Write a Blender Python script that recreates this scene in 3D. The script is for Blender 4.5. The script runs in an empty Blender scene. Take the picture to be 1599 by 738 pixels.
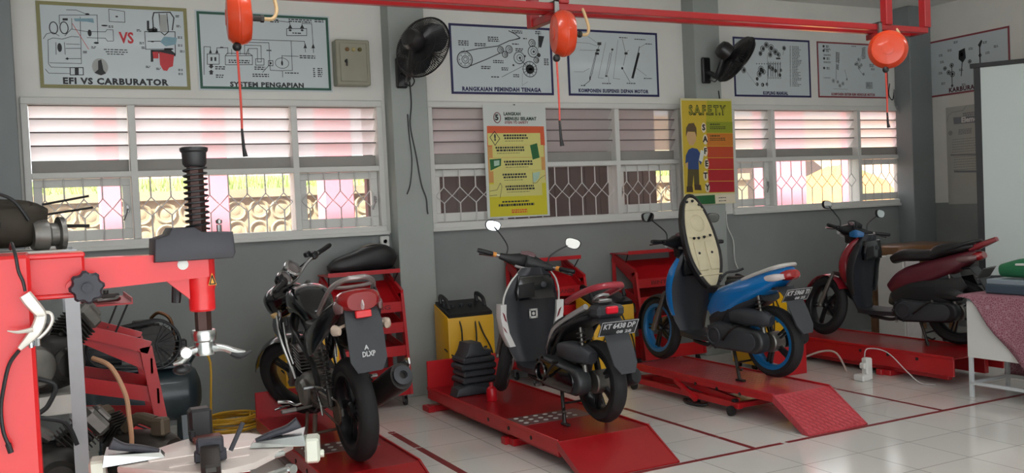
import bpy, bmesh, math, random
from mathutils import Vector, Matrix, Euler

# ------------------------------------------------------------------ camera, light, exposure
scene = bpy.context.scene
col = scene.collection
rnd = random.Random(7)
PI = math.pi

YAW, PIT, ROL, FPX = 0.4672989, 0.0326979, 0.04487505, 1466.15
EYE = Vector((0, 0, 1.62))
fw = Vector((math.sin(YAW)*math.cos(PIT), math.cos(YAW)*math.cos(PIT), -math.sin(PIT)))
r0 = Vector((math.cos(YAW), -math.sin(YAW), 0))
d0 = fw.cross(r0)
cr, sr = math.cos(ROL), math.sin(ROL)
rt = cr*r0 + sr*d0
dn = -sr*r0 + cr*d0
cam_data = bpy.data.cameras.new('camera')
cam_data.sensor_width = 36.0
cam_data.sensor_fit = 'HORIZONTAL'
cam_data.lens = 36.0*FPX/1599.0
cam_data.clip_end = 200
cam = bpy.data.objects.new('camera', cam_data)
col.objects.link(cam)
cam.matrix_world = Matrix(((rt.x, -dn.x, -fw.x, EYE.x), (rt.y, -dn.y, -fw.y, EYE.y),
                           (rt.z, -dn.z, -fw.z, EYE.z), (0, 0, 0, 1)))
scene.camera = cam

vs = scene.view_settings
vs.view_transform = 'Standard'
vs.look = 'None'
vs.gamma = 1.0
vs.use_curve_mapping = False
vs.exposure = 0.2

world = bpy.data.worlds.new('sky')
scene.world = world
world.use_nodes = True
bg = world.node_tree.nodes['Background']
bg.inputs['Color'].default_value = (0.93, 0.97, 1.0, 1)
bg.inputs['Strength'].default_value = 2.7

def light(name, kind, loc, rot, energy, color=(1, 1, 1), **kw):
    d = bpy.data.lights.new(name, kind)
    d.energy = energy
    d.color = color
    for k, v in kw.items():
        setattr(d, k, v)
    o = bpy.data.objects.new(name, d)
    o.location = loc
    o.rotation_euler = rot
    col.objects.link(o)
    return o
# overcast sun high over the yard behind the windows
sd = Vector((0.50, 0.47, -0.73))
light('sun', 'SUN', (0, 0, 12), sd.to_track_quat('-Z', 'Y').to_euler(), 17.0, (1, 0.97, 0.9), angle=0.06)
# added fill lights under the ceiling, without any lamp fixtures
for lx, ly in ((1.2, 1.6), (4.6, 1.6), (1.2, 4.2), (4.6, 4.2), (7.6, 3.6)):
    light('fill_area_light', 'AREA', (lx, ly, 3.66), (0, 0, 0), 13, (0.95, 0.98, 1.0), shape='RECTANGLE', size=1.2, size_y=0.12)

# ------------------------------------------------------------------ helpers
def lin(c):
    def f(u):
        u /= 255.0
        return u/12.92 if u <= 0.04045 else ((u+0.055)/1.055)**2.4
    return (f(c[0]), f(c[1]), f(c[2]), 1.0)

MATS = {}
def mat(name, rgb, rough=0.5, metal=0.0, var=0.12, scale=18.0, bump=0.0, coat=0.0, emit=0.0, trans=0.0, alpha=1.0, bscale=None):
    if name in MATS:
        return MATS[name]
    m = bpy.data.materials.new(name)
    m.use_nodes = True
    nt = m.node_tree
    p = nt.nodes['Principled BSDF']
    c = lin(rgb)
    tc = nt.nodes.new('ShaderNodeTexCoord')
    nz = nt.nodes.new('ShaderNodeTexNoise')
    nz.inputs['Scale'].default_value = scale
    nz.inputs['Detail'].default_value = 5
    nt.links.new(tc.outputs['Object'], nz.inputs['Vector'])
    mx = nt.nodes.new('ShaderNodeMix')
    mx.data_type = 'RGBA'
    k = 1-var
    mx.inputs['A'].default_value = (c[0]*k, c[1]*k, c[2]*k, 1)
    mx.inputs['B'].default_value = (min(1, c[0]*(1+var*.7)), min(1, c[1]*(1+var*.7)), min(1, c[2]*(1+var*.7)), 1)
    nt.links.new(nz.outputs['Fac'], mx.inputs['Factor'])
    nt.links.new(mx.outputs['Result'], p.inputs['Base Color'])
    p.inputs['Roughness'].default_value = rough
    p.inputs['Metallic'].default_value = metal
    if coat:
        p.inputs['Coat Weight'].default_value = coat
        p.inputs['Coat Roughness'].default_value = 0.08
    if trans:
        p.inputs['Transmission Weight'].default_value = trans
    if alpha < 1:
        p.inputs['Alpha'].default_value = alpha
    if bump:
        b = nt.nodes.new('ShaderNodeBump')
        b.inputs['Strength'].default_value = bump
        b.inputs['Distance'].default_value = 0.01
        src = nz
        if bscale:
            src = nt.nodes.new('ShaderNodeTexNoise')
            src.inputs['Scale'].default_value = bscale
            nt.links.new(tc.outputs['Object'], src.inputs['Vector'])
        nt.links.new(src.outputs['Fac'], b.inputs['Height'])
        nt.links.new(b.outputs['Normal'], p.inputs['Normal'])
    MATS[name] = m
    return m

def catmull(pts, sub=6, closed=False):
    P = [Vector(p) for p in pts]
    n = len(P)
    out = []
    rng = range(n if closed else n-1)
    for i in rng:
        p0 = P[(i-1) % n] if (closed or i > 0) else P[0]
        p1 = P[i]
        p2 = P[(i+1) % n]
        p3 = P[(i+2) % n] if (closed or i+2 < n) else P[-1]
        for j in range(sub):
            t = j/sub
            out.append(0.5*((2*p1)+(-p0+p2)*t+(2*p0-5*p1+4*p2-p3)*t*t+(-p0+3*p1-3*p2+p3)*t**3))
    if not closed:
        out.append(P[-1].copy())
    return out

def rotm(rx=0, ry=0, rz=0, loc=(0, 0, 0)):
    return Matrix.Translation(Vector(loc)) @ Euler((rx, ry, rz)).to_matrix().to_4x4()

class MB:
    """collects shapes, then links them as one mesh object"""
    def __init__(self):
        self.bm = bmesh.new()
    def _add(self, verts, faces, M=None):
        bm = self.bm
        vv = [bm.verts.new((M @ Vector(v)) if M is not None else Vector(v)) for v in verts]
        for f in faces:
            try:
                bm.faces.new([vv[i] for i in f])
            except ValueError:
                pass
        return self
    def box(self, c, s, bev=0.0, M=None, rot=None, seg=1):
        t = bmesh.new()
        bmesh.ops.create_cube(t, size=1.0)
        for v in t.verts:
            v.co = Vector((v.co.x*s[0], v.co.y*s[1], v.co.z*s[2]))
        if bev > 0:
            bmesh.ops.bevel(t, geom=list(t.edges), offset=min(bev, min(s)*0.45), segments=seg, affect='EDGES', profile=0.5)
        T = Matrix.Translation(Vector(c))
        if rot:
            T = T @ Euler(rot).to_matrix().to_4x4()
        if M is not None:
            T = M @ T
        return self._take(t, T)
    def _take(self, t, T):
        t.verts.index_update()
        self._add([v.co.copy() for v in t.verts], [[v.index for v in f.verts] for f in t.faces], T)
        t.free()
        return self
    def bb(self, x0, x1, y0, y1, z0, z1, bev=0.0, M=None):
        return self.box(((x0+x1)/2, (y0+y1)/2, (z0+z1)/2), (abs(x1-x0), abs(y1-y0), abs(z1-z0)), bev, M)
    def loft(self, rings, cap=True, M=None, closed=False):
        n = len(rings[0])
        V = [v for r in rings for v in r]
        F = []
        m = len(rings)
        for i in range(m if closed else m-1):
            a = i*n
            b = ((i+1) % m)*n
            for j in range(n):
                k = (j+1) % n
                F.append([a+j, a+k, b+k, b+j])
        if cap and not closed:
            F.append(list(range(n))[::-1])
            F.append([(m-1)*n+j for j in range(n)])
        return self._add(V, F, M)
    def tube(self, pts, r, n=8, smooth=0, closed=False, M=None, cap=True):
        if smooth:
            rr = None
            if isinstance(r, (list, tuple)):
                q = catmull([(x, 0, 0) for x in r], smooth, closed)
                rr = [abs(v.x) for v in q]
            P = catmull(pts, smooth, closed)
            if rr:
                r = rr
        else:
            P = [Vector(p) for p in pts]
        m = len(P)
        rad = r if isinstance(r, (list, tuple)) else [r]*m
        rings = []
        prev = None
        for i in range(m):
            a = P[i-1] if (i > 0 or closed) else P[i]
            b = P[(i+1) % m] if (i < m-1 or closed) else P[i]
            t = (b-a)
            if t.length < 1e-9:
                t = Vector((0, 0, 1))
            t.normalize()
            if prev is None:
                u = t.orthogonal().normalized()
            else:
                u = prev - t*prev.dot(t)
                if u.length < 1e-6:
                    u = t.orthogonal()
                u.normalize()
            prev = u
            w = t.cross(u)
            rings.append([P[i]+(u*math.cos(2*PI*k/n)+w*math.sin(2*PI*k/n))*rad[i] for k in range(n)])
        return self.loft(rings, cap, M, closed)
    def bar(self, a, b, w, h=None, up=(0, 0, 1), M=None):
        h = h or w
        a = Vector(a); b = Vector(b)
        t = (b-a).normalized()
        u = Vector(up)
        s = t.cross(u)
        if s.length < 1e-5:
            s = t.orthogonal()
        s.normalize()
        u = s.cross(t).normalized()
        rings = []
        for p in (a, b):
            rings.append([p+s*w/2+u*h/2, p-s*w/2+u*h/2, p-s*w/2-u*h/2, p+s*w/2-u*h/2])
        return self.loft(rings, True, M)
    def lathe(self, prof, n=24, M=None, cap=True, closed=False):
        """profile of (radius, height) turned about local Z"""
        rings = []
        for r, z in prof:
            rings.append([Vector((r*math.cos(2*PI*k/n), r*math.sin(2*PI*k/n), z)) for k in range(n)])
        return self.loft(rings, cap, M, closed)
    def cyl(self, a, b, r, n=16, r2=None):
        return self.tube([a, b], [r, r if r2 is None else r2], n)
    def prism(self, poly, d0, d1, axis='X', M=None, bev=0.0, seg=2):
        """polygon extruded along an axis; poly in the other two axes (X: y,z  Y: x,z  Z: x,y)"""
        def mk(p, d):
            return {'X': (d, p[0], p[1]), 'Y': (p[0], d, p[1]), 'Z': (p[0], p[1], d)}[axis]
        t = bmesh.new()
        n = len(poly)
        A = [t.verts.new(mk(p, d0)) for p in poly]
        B = [t.verts.new(mk(p, d1)) for p in poly]
        t.faces.new(A); t.faces.new(B[::-1])
        for i in range(n):
            k = (i+1) % n
            t.faces.new([A[k], A[i], B[i], B[k]])
        bmesh.ops.recalc_face_normals(t, faces=t.faces)
        if bev > 0:
            es = [e for e in t.edges if (e.verts[0] in A) == (e.verts[1] in A)]
            bmesh.ops.bevel(t, geom=es, offset=bev, segments=seg, affect='EDGES', profile=0.5)
        return self._take(t, M if M is not None else Matrix.Identity(4))
    def sweep(self, path, sizes, n=16, e=2.6, up=(0, 0, 1), smooth=0, M=None):
        """superellipse sections (half width along side, half height along up) along a path"""
        if smooth:
            P = catmull(path, smooth)
            S = catmull([(a, b, 0) for a, b in sizes], smooth)
            sizes = [(max(1e-4, s.x), max(1e-4, s.y)) for s in S]
        else:
            P = [Vector(p) for p in path]
        rings = []
        m = len(P)
        for i in range(m):
            a = P[max(0, i-1)]; b = P[min(m-1, i+1)]
            t = (b-a).normalized()
            s = t.cross(Vector(up))
            if s.length < 1e-5:
                s = Vector((1, 0, 0))
            s.normalize()
            u = s.cross(t)
            hw, hh = sizes[i]
            ring = []
            for k in range(n):
                th = 2*PI*k/n
                c, q = math.cos(th), math.sin(th)
                ring.append(P[i]+s*hw*math.copysign(abs(c)**(2/e), c)+u*hh*math.copysign(abs(q)**(2/e), q))
            rings.append(ring)
        return self.loft(rings, True, M)
    def ball(self, c, r, n=12, sq=(1, 1, 1), M=None):
        t = bmesh.new()
        bmesh.ops.create_uvsphere(t, u_segments=n, v_segments=max(6, n*2//3), radius=r)
        T = Matrix.Translation(Vector(c)) @ Matrix.Diagonal((*sq, 1))
        return self._take(t, (M @ T) if M is not None else T)
    def build(self, name, material, parent=None, loc=None, rot=None, angle=35, M=None):
        bm = self.bm
        bmesh.ops.recalc_face_normals(bm, faces=bm.faces)
        me = bpy.data.meshes.new(name)
        if M is not None:
            bm.transform(M)
        bm.to_mesh(me)
        bm.free()
        me.materials.append(material)
        me.polygons.foreach_set('use_smooth', [True]*len(me.polygons))
        me.set_sharp_from_angle(angle=math.radians(angle))
        o = bpy.data.objects.new(name, me)
        col.objects.link(o)
        if parent is not None:
            o.parent = parent
        if loc is not None:
            o.location = loc
        if rot is not None:
            o.rotation_euler = rot
        return o

def tag(o, label, cat, group=None, kind=None):
    o['label'] = label
    o['category'] = cat
    if group:
        o['group'] = group
    if kind:
        o['kind'] = kind
    return o

def thing(name, label, cat, loc=(0, 0, 0), rz=0.0, group=None, rot=None):
    o = bpy.data.objects.new(name, None)
    o.empty_display_size = 0.05
    col.objects.link(o)
    o.location = loc
    o.rotation_euler = rot if rot else (0, 0, rz)
    return tag(o, label, cat, group)

def struct(o):
    o['kind'] = 'structure'
    return o

def copy_tree(o, parent=None):
    c = o.copy()
    col.objects.link(c)
    if parent is not None:
        c.parent = parent
    for ch in list(o.children):
        copy_tree(ch, c)
    return c

def text_mesh(body, size, M, bold=0.0, align='CENTER', depth=0.0006, squeeze=1.0, width=None, space=None):
    """returns a list of (verts, faces) of a string laid in local x (right), z (up), facing -y"""
    cu = bpy.data.curves.new('txt', 'FONT')
    cu.body = body
    cu.size = size
    cu.align_x = align
    cu.align_y = 'CENTER'
    cu.offset = bold*size
    cu.extrude = depth
    cu.space_character = space or (1.0+bold*2.6 if bold > 0.03 else 1.0)
    cu.resolution_u = 2
    ob = bpy.data.objects.new('txt', cu)
    col.objects.link(ob)
    dg = bpy.context.evaluated_depsgraph_get()
    me = bpy.data.meshes.new_from_object(ob.evaluated_get(dg))
    xs = [v.co.x for v in me.vertices] or [0, 1]
    sx = squeeze
    if width:
        sx = width/max(1e-6, max(xs)-min(xs))
    T = M @ Matrix(((sx, 0, 0, 0), (0, 0, -1, 0), (0, 1, 0, 0), (0, 0, 0, 1)))
    V = [T @ v.co for v in me.vertices]
    F = [list(p.vertices) for p in me.polygons]
    bpy.data.objects.remove(ob)
    bpy.data.meshes.remove(me)
    bpy.data.curves.remove(cu)
    return V, F

def add_text(mb, body, x, z, size, y=0.0, **kw):
    V, F = text_mesh(body, size, Matrix.Translation((x, y, z)), **kw)
    mb._add(V, F)
    return mb

class Ink:
    """flat printed marks on a sheet: local x right, z up, facing -y"""
    def __init__(self, y=-0.0045, t=0.0008):
        self.mb = MB(); self.y = y; self.t = t
    def line(self, pts, w=0.004, closed=False):
        n = len(pts)
        for i in range(n if closed else n-1):
            a = pts[i]; b = pts[(i+1) % n]
            dx, dz = b[0]-a[0], b[1]-a[1]
            L = math.hypot(dx, dz)
            if L < 1e-6:
                continue
            nx, nz = -dz/L*w/2, dx/L*w/2
            ex, ez = dx/L*w*.4, dz/L*w*.4
            self.poly([(a[0]-ex+nx, a[1]-ez+nz), (a[0]-ex-nx, a[1]-ez-nz), (b[0]+ex-nx, b[1]+ez-nz), (b[0]+ex+nx, b[1]+ez+nz)])
        return self
    def poly(self, pts):
        self.mb._add([(x, self.y, z) for x, z in pts], [list(range(len(pts)))])
        return self
    def rect(self, x0, x1, z0, z1, w=0.004):
        return self.line([(x0, z0), (x1, z0), (x1, z1), (x0, z1)], w, True)
    def fill(self, x0, x1, z0, z1):
        return self.poly([(x0, z0), (x1, z0), (x1, z1), (x0, z1)])
    def circ(self, x, z, r, w=0.004, n=20, rz=None):
        rz = rz or r
        return self.line([(x+r*math.cos(2*PI*k/n), z+rz*math.sin(2*PI*k/n)) for k in range(n)], w, True)
    def disc(self, x, z, r, n=18, rz=None):
        rz = rz or r
        return self.poly([(x+r*math.cos(2*PI*k/n), z+rz*math.sin(2*PI*k/n)) for k in range(n)])
    def words(self, x, z, w, rows=1, h=0.008, gap=0.014, seed=1):
        """tiny print too small to read: short dashes"""
        q = random.Random(seed)
        for r in range(rows):
            xx = x
            while xx < x+w:
                L = q.uniform(0.012, 0.03)
                e = min(xx+L, x+w)
                if e-xx > 0.004:
                    self.fill(xx, e, z-r*gap-h, z-r*gap)
                xx += L+0.006
        return self
    def text(self, body, x, z, size, **kw):
        add_text(self.mb, body, x, z, size, self.y, **kw)
        return self
    def build(self, name, m, parent):
        return self.mb.build(name, m, parent)

RED = mat('red_paint', (154, 20, 26), 0.32, 0, 0.1, 9, coat=0.3)
REDW = mat('worn_red_paint', (186, 26, 34), 0.36, 0, 0.22, 7, bump=0.05, coat=0.15)
BLACK = mat('black_plastic', (24, 25, 28), 0.45, 0, 0.2, 30)
DARK = mat('dark_grey_plastic', (52, 55, 60), 0.5, 0, 0.15, 25, bump=0.05)
GLOSSB = mat('gloss_black_paint', (14, 15, 19), 0.16, 0, 0.1, 12, coat=0.6)
RUB = mat('tyre_rubber', (26, 26, 28), 0.75, 0, 0.2, 40, bump=0.1)
CHROME = mat('chrome', (205, 206, 208), 0.16, 1.0, 0.05, 20)
STEEL = mat('brushed_steel', (150, 150, 150), 0.35, 1.0, 0.15, 30)
IRON = mat('dark_cast_iron', (66, 64, 62), 0.5, 0.8, 0.3, 22, bump=0.1)
ALU = mat('cast_aluminium', (128, 126, 122), 0.42, 0.85, 0.25, 25, bump=0.06)
ORANGE = mat('orange_plastic', (208, 62, 22), 0.3, 0, 0.08, 10, coat=0.3)
YELLOW = mat('yellow_paint', (224, 172, 22), 0.4, 0, 0.1, 8, coat=0.2)
WHITE = mat('white_paint', (222, 222, 218), 0.5, 0, 0.06, 12)
INK = mat('black_ink', (42, 44, 48), 0.6, 0, 0.15, 60)
INKB = mat('bold_black_ink', (18, 19, 22), 0.6, 0, 0.1, 60)
PAPER = mat('poster_paper', (196, 206, 210), 0.35, 0, 0.03, 4, coat=0.2)
REDGLASS = mat('red_lens', (150, 20, 24), 0.12, 0, 0.1, 20, coat=0.6)
AMBER = mat('amber_lens', (230, 190, 130), 0.15, 0, 0.1, 20, coat=0.6)
MIRROR = mat('mirror_glass', (235, 238, 240), 0.03, 1.0, 0.02, 5)
# ------------------------------------------------------------------ the room
WALL_Y, BACK = 7.85, 8.02
XR = 9.45
CEIL = 3.72
def wall_material():
    m = bpy.data.materials.new('two_tone_wall_paint')
    m.use_nodes = True
    nt = m.node_tree; p = nt.nodes['Principled BSDF']
    tc = nt.nodes.new('ShaderNodeTexCoord')
    sp = nt.nodes.new('ShaderNodeSeparateXYZ')
    nt.links.new(tc.outputs['Object'], sp.inputs[0])
    gt = nt.nodes.new('ShaderNodeMath'); gt.operation = 'GREATER_THAN'
    gt.inputs[1].default_value = 1.43
    nt.links.new(sp.outputs['Z'], gt.inputs[0])
    nz = nt.nodes.new('ShaderNodeTexNoise'); nz.inputs['Scale'].default_value = 2.2; nz.inputs['Detail'].default_value = 6
    nt.links.new(tc.outputs['Object'], nz.inputs['Vector'])
    def ramp(a, b):
        x = nt.nodes.new('ShaderNodeMix'); x.data_type = 'RGBA'
        x.inputs['A'].default_value = lin(a); x.inputs['B'].default_value = lin(b)
        nt.links.new(nz.outputs['Fac'], x.inputs['Factor'])
        return x
    lo = ramp((124, 129, 129), (145, 149, 147))
    hi = ramp((214, 213, 207), (232, 231, 226))
    mx = nt.nodes.new('ShaderNodeMix'); mx.data_type = 'RGBA'
    nt.links.new(gt.outputs[0], mx.inputs['Factor'])
    nt.links.new(lo.outputs['Result'], mx.inputs['A'])
    nt.links.new(hi.outputs['Result'], mx.inputs['B'])
    nt.links.new(mx.outputs['Result'], p.inputs['Base Color'])
    p.inputs['Roughness'].default_value = 0.6
    b = nt.nodes.new('ShaderNodeBump'); b.inputs['Strength'].default_value = 0.08; b.inputs['Distance'].default_value = 0.01
    n2 = nt.nodes.new('ShaderNodeTexNoise'); n2.inputs['Scale'].default_value = 30
    nt.links.new(tc.outputs['Object'], n2.inputs['Vector'])
    nt.links.new(n2.outputs['Fac'], b.inputs['Height'])
    nt.links.new(b.outputs['Normal'], p.inputs['Normal'])
    return m
WALLM = wall_material()
PILM = mat('grey_pillar_paint', (158, 164, 160), 0.6, 0, 0.1, 3, bump=0.06, bscale=30)
PILD = mat('dark_grey_column_paint', (128, 134, 136), 0.6, 0, 0.1, 3, bump=0.06, bscale=30)
def floor_material():
    m = bpy.data.materials.new('glossy_white_floor_tiles')
    m.use_nodes = True
    nt = m.node_tree; p = nt.nodes['Principled BSDF']
    tc = nt.nodes.new('ShaderNodeTexCoord')
    mp = nt.nodes.new('ShaderNodeMapping')
    T = 0.4413
    mp.inputs['Location'].default_value = (-(2.24 % T)/T, -(4.64 % T)/T, 0)
    mp.inputs['Scale'].default_value = (1/T, 1/T, 1)
    nt.links.new(tc.outputs['Object'], mp.inputs['Vector'])
    br = nt.nodes.new('ShaderNodeTexBrick')
    br.offset = 0; br.squash = 1
    br.inputs['Scale'].default_value = 1
    br.inputs['Brick Width'].default_value = 1; br.inputs['Row Height'].default_value = 1
    br.inputs['Mortar Size'].default_value = 0.006
    br.inputs['Mortar Smooth'].default_value = 0.2
    br.inputs['Color1'].default_value = lin((222, 219, 213)); br.inputs['Color2'].default_value = lin((214, 212, 207))
    br.inputs['Mortar'].default_value = lin((140, 132, 126))
    nt.links.new(mp.outputs['Vector'], br.inputs['Vector'])
    nz = nt.nodes.new('ShaderNodeTexNoise'); nz.inputs['Scale'].default_value = 1.7; nz.inputs['Detail'].default_value = 6
    nt.links.new(tc.outputs['Object'], nz.inputs['Vector'])
    mx = nt.nodes.new('ShaderNodeMix'); mx.data_type = 'RGBA'; mx.blend_type = 'MULTIPLY'
    mx.inputs['Factor'].default_value = 0.25
    nt.links.new(br.outputs['Color'], mx.inputs['A'])
    nt.links.new(nz.outputs['Color'], mx.inputs['B'])
    nt.links.new(br.outputs['Color'], p.inputs['Base Color'])
    rr = nt.nodes.new('ShaderNodeMapRange')
    rr.inputs['To Min'].default_value = 0.07; rr.inputs['To Max'].default_value = 0.2
    nt.links.new(nz.outputs['Fac'], rr.inputs['Value'])
    nt.links.new(rr.outputs['Result'], p.inputs['Roughness'])
    return m
XL, YF = -3.2, -2.6
f = MB().bb(XL, XR+.15, YF, WALL_Y+.17, -0.12, 0).build('floor', floor_material()); struct(f)
c = MB().bb(XL, XR+.15, YF, BACK, CEIL, CEIL+.12).build('ceiling', mat('ceiling_board', (226, 226, 222), 0.7, 0, 0.05, 2)); struct(c)
WIN = [(-0.065, 2.735), (3.155, 5.955), (6.60, 9.235)]
WZ0, WZ1 = 1.43, 2.585
w = MB()
w.bb(XL, XR+.15, WALL_Y, BACK, 0, WZ0)
w.bb(XL, XR+.15, WALL_Y, BACK, WZ1, CEIL)
xs = [XL]+[v for ab in WIN for v in ab]+[XR+.15]
for i in range(0, len(xs), 2):
    w.bb(xs[i], xs[i+1], WALL_Y, BACK, WZ0, WZ1)
struct(w.build('wall_back', WALLM))
struct(MB().bb(XR, XR+.15, YF, WALL_Y, 0, CEIL).build('wall_right', WALLM))
struct(MB().bb(XL-.15, XL, YF, BACK, 0, CEIL).build('wall_left', WALLM))
struct(MB().bb(4.6, XR, YF-.15, YF, 0, CEIL).bb(XL, 4.6, YF-.15, YF, 3.1, CEIL).build('wall_front_light_block', WALLM))  # unseen wall and lintel added to darken the right side of the hall
# the pillars
n = 1
for x0, x1, y0, m in ((-0.47, -0.085, 7.65, PILD), (2.77, 3.10, 7.66, PILM), (6.02, 6.345, 7.65, PILM), (9.09, XR, 7.62, PILD)):
    struct(MB().bb(x0, x1, y0, WALL_Y, 0, CEIL, 0.006).build('trim_%d' % n, m)); n += 1

# ------------------------------------------------------------------ windows
FRAME = mat('white_window_paint', (214, 214, 210), 0.45, 0, 0.06, 6)
GRILLE = mat('white_grille_paint', (206, 204, 202), 0.5, 0, 0.1, 20)
SLAT = None
def glass_mat(name, col_, opac, rough):
    m = bpy.data.materials.new(name); m.use_nodes = True
    nt = m.node_tree
    p = nt.nodes['Principled BSDF']; out = nt.nodes['Material Output']
    p.inputs['Base Color'].default_value = lin(col_)
    p.inputs['Roughness'].default_value = rough
    tl = nt.nodes.new('ShaderNodeBsdfTranslucent'); tl.inputs['Color'].default_value = lin(col_)
    tr = nt.nodes.new('ShaderNodeBsdfTransparent'); tr.inputs['Color'].default_value = (0.97, 0.96, 0.95, 1)
    m1 = nt.nodes.new('ShaderNodeMixShader'); m1.inputs[0].default_value = 0.55
    nt.links.new(p.outputs[0], m1.inputs[1]); nt.links.new(tl.outputs[0], m1.inputs[2])
    nz = nt.nodes.new('ShaderNodeTexNoise'); nz.inputs['Scale'].default_value = 3
    tc = nt.nodes.new('ShaderNodeTexCoord'); nt.links.new(tc.outputs['Object'], nz.inputs['Vector'])
    rg = nt.nodes.new('ShaderNodeMapRange'); rg.inputs['To Min'].default_value = opac-.04; rg.inputs['To Max'].default_value = opac+.04
    nt.links.new(nz.outputs['Fac'], rg.inputs['Value'])
    m2 = nt.nodes.new('ShaderNodeMixShader')
    nt.links.new(rg.outputs['Result'], m2.inputs[0])
    nt.links.new(tr.outputs[0], m2.inputs[1]); nt.links.new(m1.outputs[0], m2.inputs[2])
    nt.links.new(m2.outputs[0], out.inputs['Surface'])
    return m
SLAT = glass_mat('frosted_louvre_glass', (236, 232, 232), 0.72, 0.35)
PANE = glass_mat('window_glass', (230, 235, 235), 0.06, 0.05)
EDGE = mat('slat_edge_shade_grey', (112, 104, 104), .5, 0, .15, 8)  # shadow line along the glass edges put into a dark grey
BOARD = mat('grey_louvre_board', (150, 147, 142), 0.6, 0, 0.12, 8)

def grille(x0, x1, z0, z1, y, p=0.143):
    g = MB()
    n = max(1, int(round((x1-x0)/p)))
    q = (x1-x0)/n
    H = z1-z0
    za, zm, zb = z1-.335*H, z1-.5*H, z1-.64*H
    r = 0.006
    for i in range(n):
        x = x0+(i+.5)*q
        g.tube([(x, y, z1), (x, y, za)], r, 6)
        g.tube([(x, y, zb), (x, y, z0)], r, 6)
        g.tube([(x, y, za), (x-q*.22, y, za-(za-zm)*.45), (x-q*.49, y, zm), (x-q*.22, y, zb+(zm-zb)*.45), (x, y, zb)], r*.8, 5)
        g.tube([(x, y, za), (x+q*.22, y, za-(za-zm)*.45), (x+q*.49, y, zm), (x+q*.22, y, zb+(zm-zb)*.45), (x, y, zb)], r*.8, 5)
    return g

def window(k, x0, x1, mull):
    fr = MB()
    y0, y1 = WALL_Y-.03, BACK-.03
    zi, zr0, zr1, zt = 1.495, 1.975, 2.02, 2.53
    fr.bb(x0, x1, y0, y1, WZ0, zi, .006)
    fr.bb(x0, x1, y0, y1, zt, WZ1, .006)
    fr.bb(x0+.05, x1-.05, y0+.005, y1, zr0, zr1, .004)
    for a, b in ((x0, x0+.05), (x1-.05, x1)):
        fr.bb(a, b, y0+.002, y1, zi, zt, .004)
    for m in mull:
        fr.bb(m-.026, m+.026, y0+.004, y1, zi, zt, .004)
    fr.bb(x0-.01, x1+.01, y0-.02, y0+.02, WZ0-.012, WZ0+.02, .004)
    o = struct(fr.build('window_%d' % k, FRAME))
    bays = [x0+.05]+[v for m in mull for v in (m-.026, m+.026)]+[x1-.05]
    for i in range(0, len(bays), 2):
        a, b = bays[i], bays[i+1]
        h = (zt-zr1)/5
        for s in range(5):
            zc = zt-(s+.5)*h
            sl = MB().box(((a+b)/2, WALL_Y+.07, zc), (b-a-.006, .007, .126), 0, None, (math.radians(40), 0, 0))
            if s == 4:
                sl = MB().box(((a+b)/2, WALL_Y+.07, zc-.005), (b-a-.006, .02, .1))
                sl.build('louvre_board', BOARD, o)
            else:
                lo = sl.build('louvre_slat', SLAT, o)
                MB().box(((a+b)/2, WALL_Y+.07-.0425, zc+.0505), (b-a-.006, .009, .009), .001, None, (math.radians(40), 0, 0)).build('slat_edge_shade', EDGE, lo)  # dark strip draws the thin shadow line at the slat's glass edge
        if i in (0, 4):
            s = MB()
            ys0, ys1 = WALL_Y+.03, WALL_Y+.07
            t = .065
            s.bb(a+.004, b-.004, ys0, ys1, zi+.004, zi+t+.02, .004); s.bb(a+.004, b-.004, ys0, ys1, zr0-t, zr0-.004, .004)
            s.bb(a+.004, a+t, ys0, ys1, zi+t+.02, zr0-t, .004); s.bb(b-t, b-.004, ys0, ys1, zi+t+.02, zr0-t, .004)
            so = s.build('casement_sash', FRAME, o)
            MB().bb(a+t, b-t, WALL_Y+.046, WALL_Y+.052, zi+t+.02, zr0-t).build('pane', PANE, so)
            hx = b-.035 if i == 0 else a+.035
            if k == 1 and i == 4 or k == 3 and i == 4:
                hx = b-.035
            MB().bb(hx-.012, hx+.012, ys0-.012, ys0, 1.70, 1.76, .003).tube([(hx, ys0-.012, 1.73), (hx-.01, ys0-.03, 1.70), (hx-.035, ys0-.035, 1.64)], .006, 6).build('window_latch', STEEL, so)
        else:
            MB().bb(a, b, WALL_Y+.06, WALL_Y+.066, zi, zr0).build('pane', PANE, o)
        grille(a+.012, b-.012, zi, zr0, WALL_Y+.008).build('grille', GRILLE, o)
window(1, WIN[0][0], WIN[0][1], (0.698, 1.961))
window(2, WIN[1][0], WIN[1][1], (3.89, 5.167))
window(3, WIN[2][0], WIN[2][1], (7.181, 8.466))

# ------------------------------------------------------------------ the yard outside the windows
PINK = mat('overexposed_pink_post', (244, 134, 152), 0.6, 0, 0.06, 4)  # overexposure put into the colour: posts lightened to pink
for i, (x0, x1, lab) in enumerate(((0.53, 0.72, 'overexposed pink post outside left pane of the left window'), (1.50, 1.70, 'overexposed pink post outside middle pane of the left window'),
                        (2.66, 2.97, 'wide overexposed pink post outside right pane of the left window'), (8.62, 9.27, 'broad overexposed pink post outside middle pane of the right window'),
                        (10.10, 10.28, 'narrow overexposed pink post left of right pane of the right window'))):
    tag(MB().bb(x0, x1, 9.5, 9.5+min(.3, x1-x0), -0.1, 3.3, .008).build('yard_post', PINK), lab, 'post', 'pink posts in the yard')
struct(MB().bb(-9, 26, BACK, 24, -0.3, -0.1).build('ground', mat('yard_concrete', (196, 190, 178), 0.8, 0, 0.15, 2)))
def stone_mat():
    m = mat('pale_stone_wall', (156, 144, 116), 0.85, 0, 0.45, 3, bump=0.35, bscale=14)
    return m
rw = MB()
rw.bb(-6, 9.9, 11.4, 11.9, -0.1, 1.95)
rw.bb(-6, 9.9, 11.34, 11.42, 1.86, 1.96)
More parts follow.
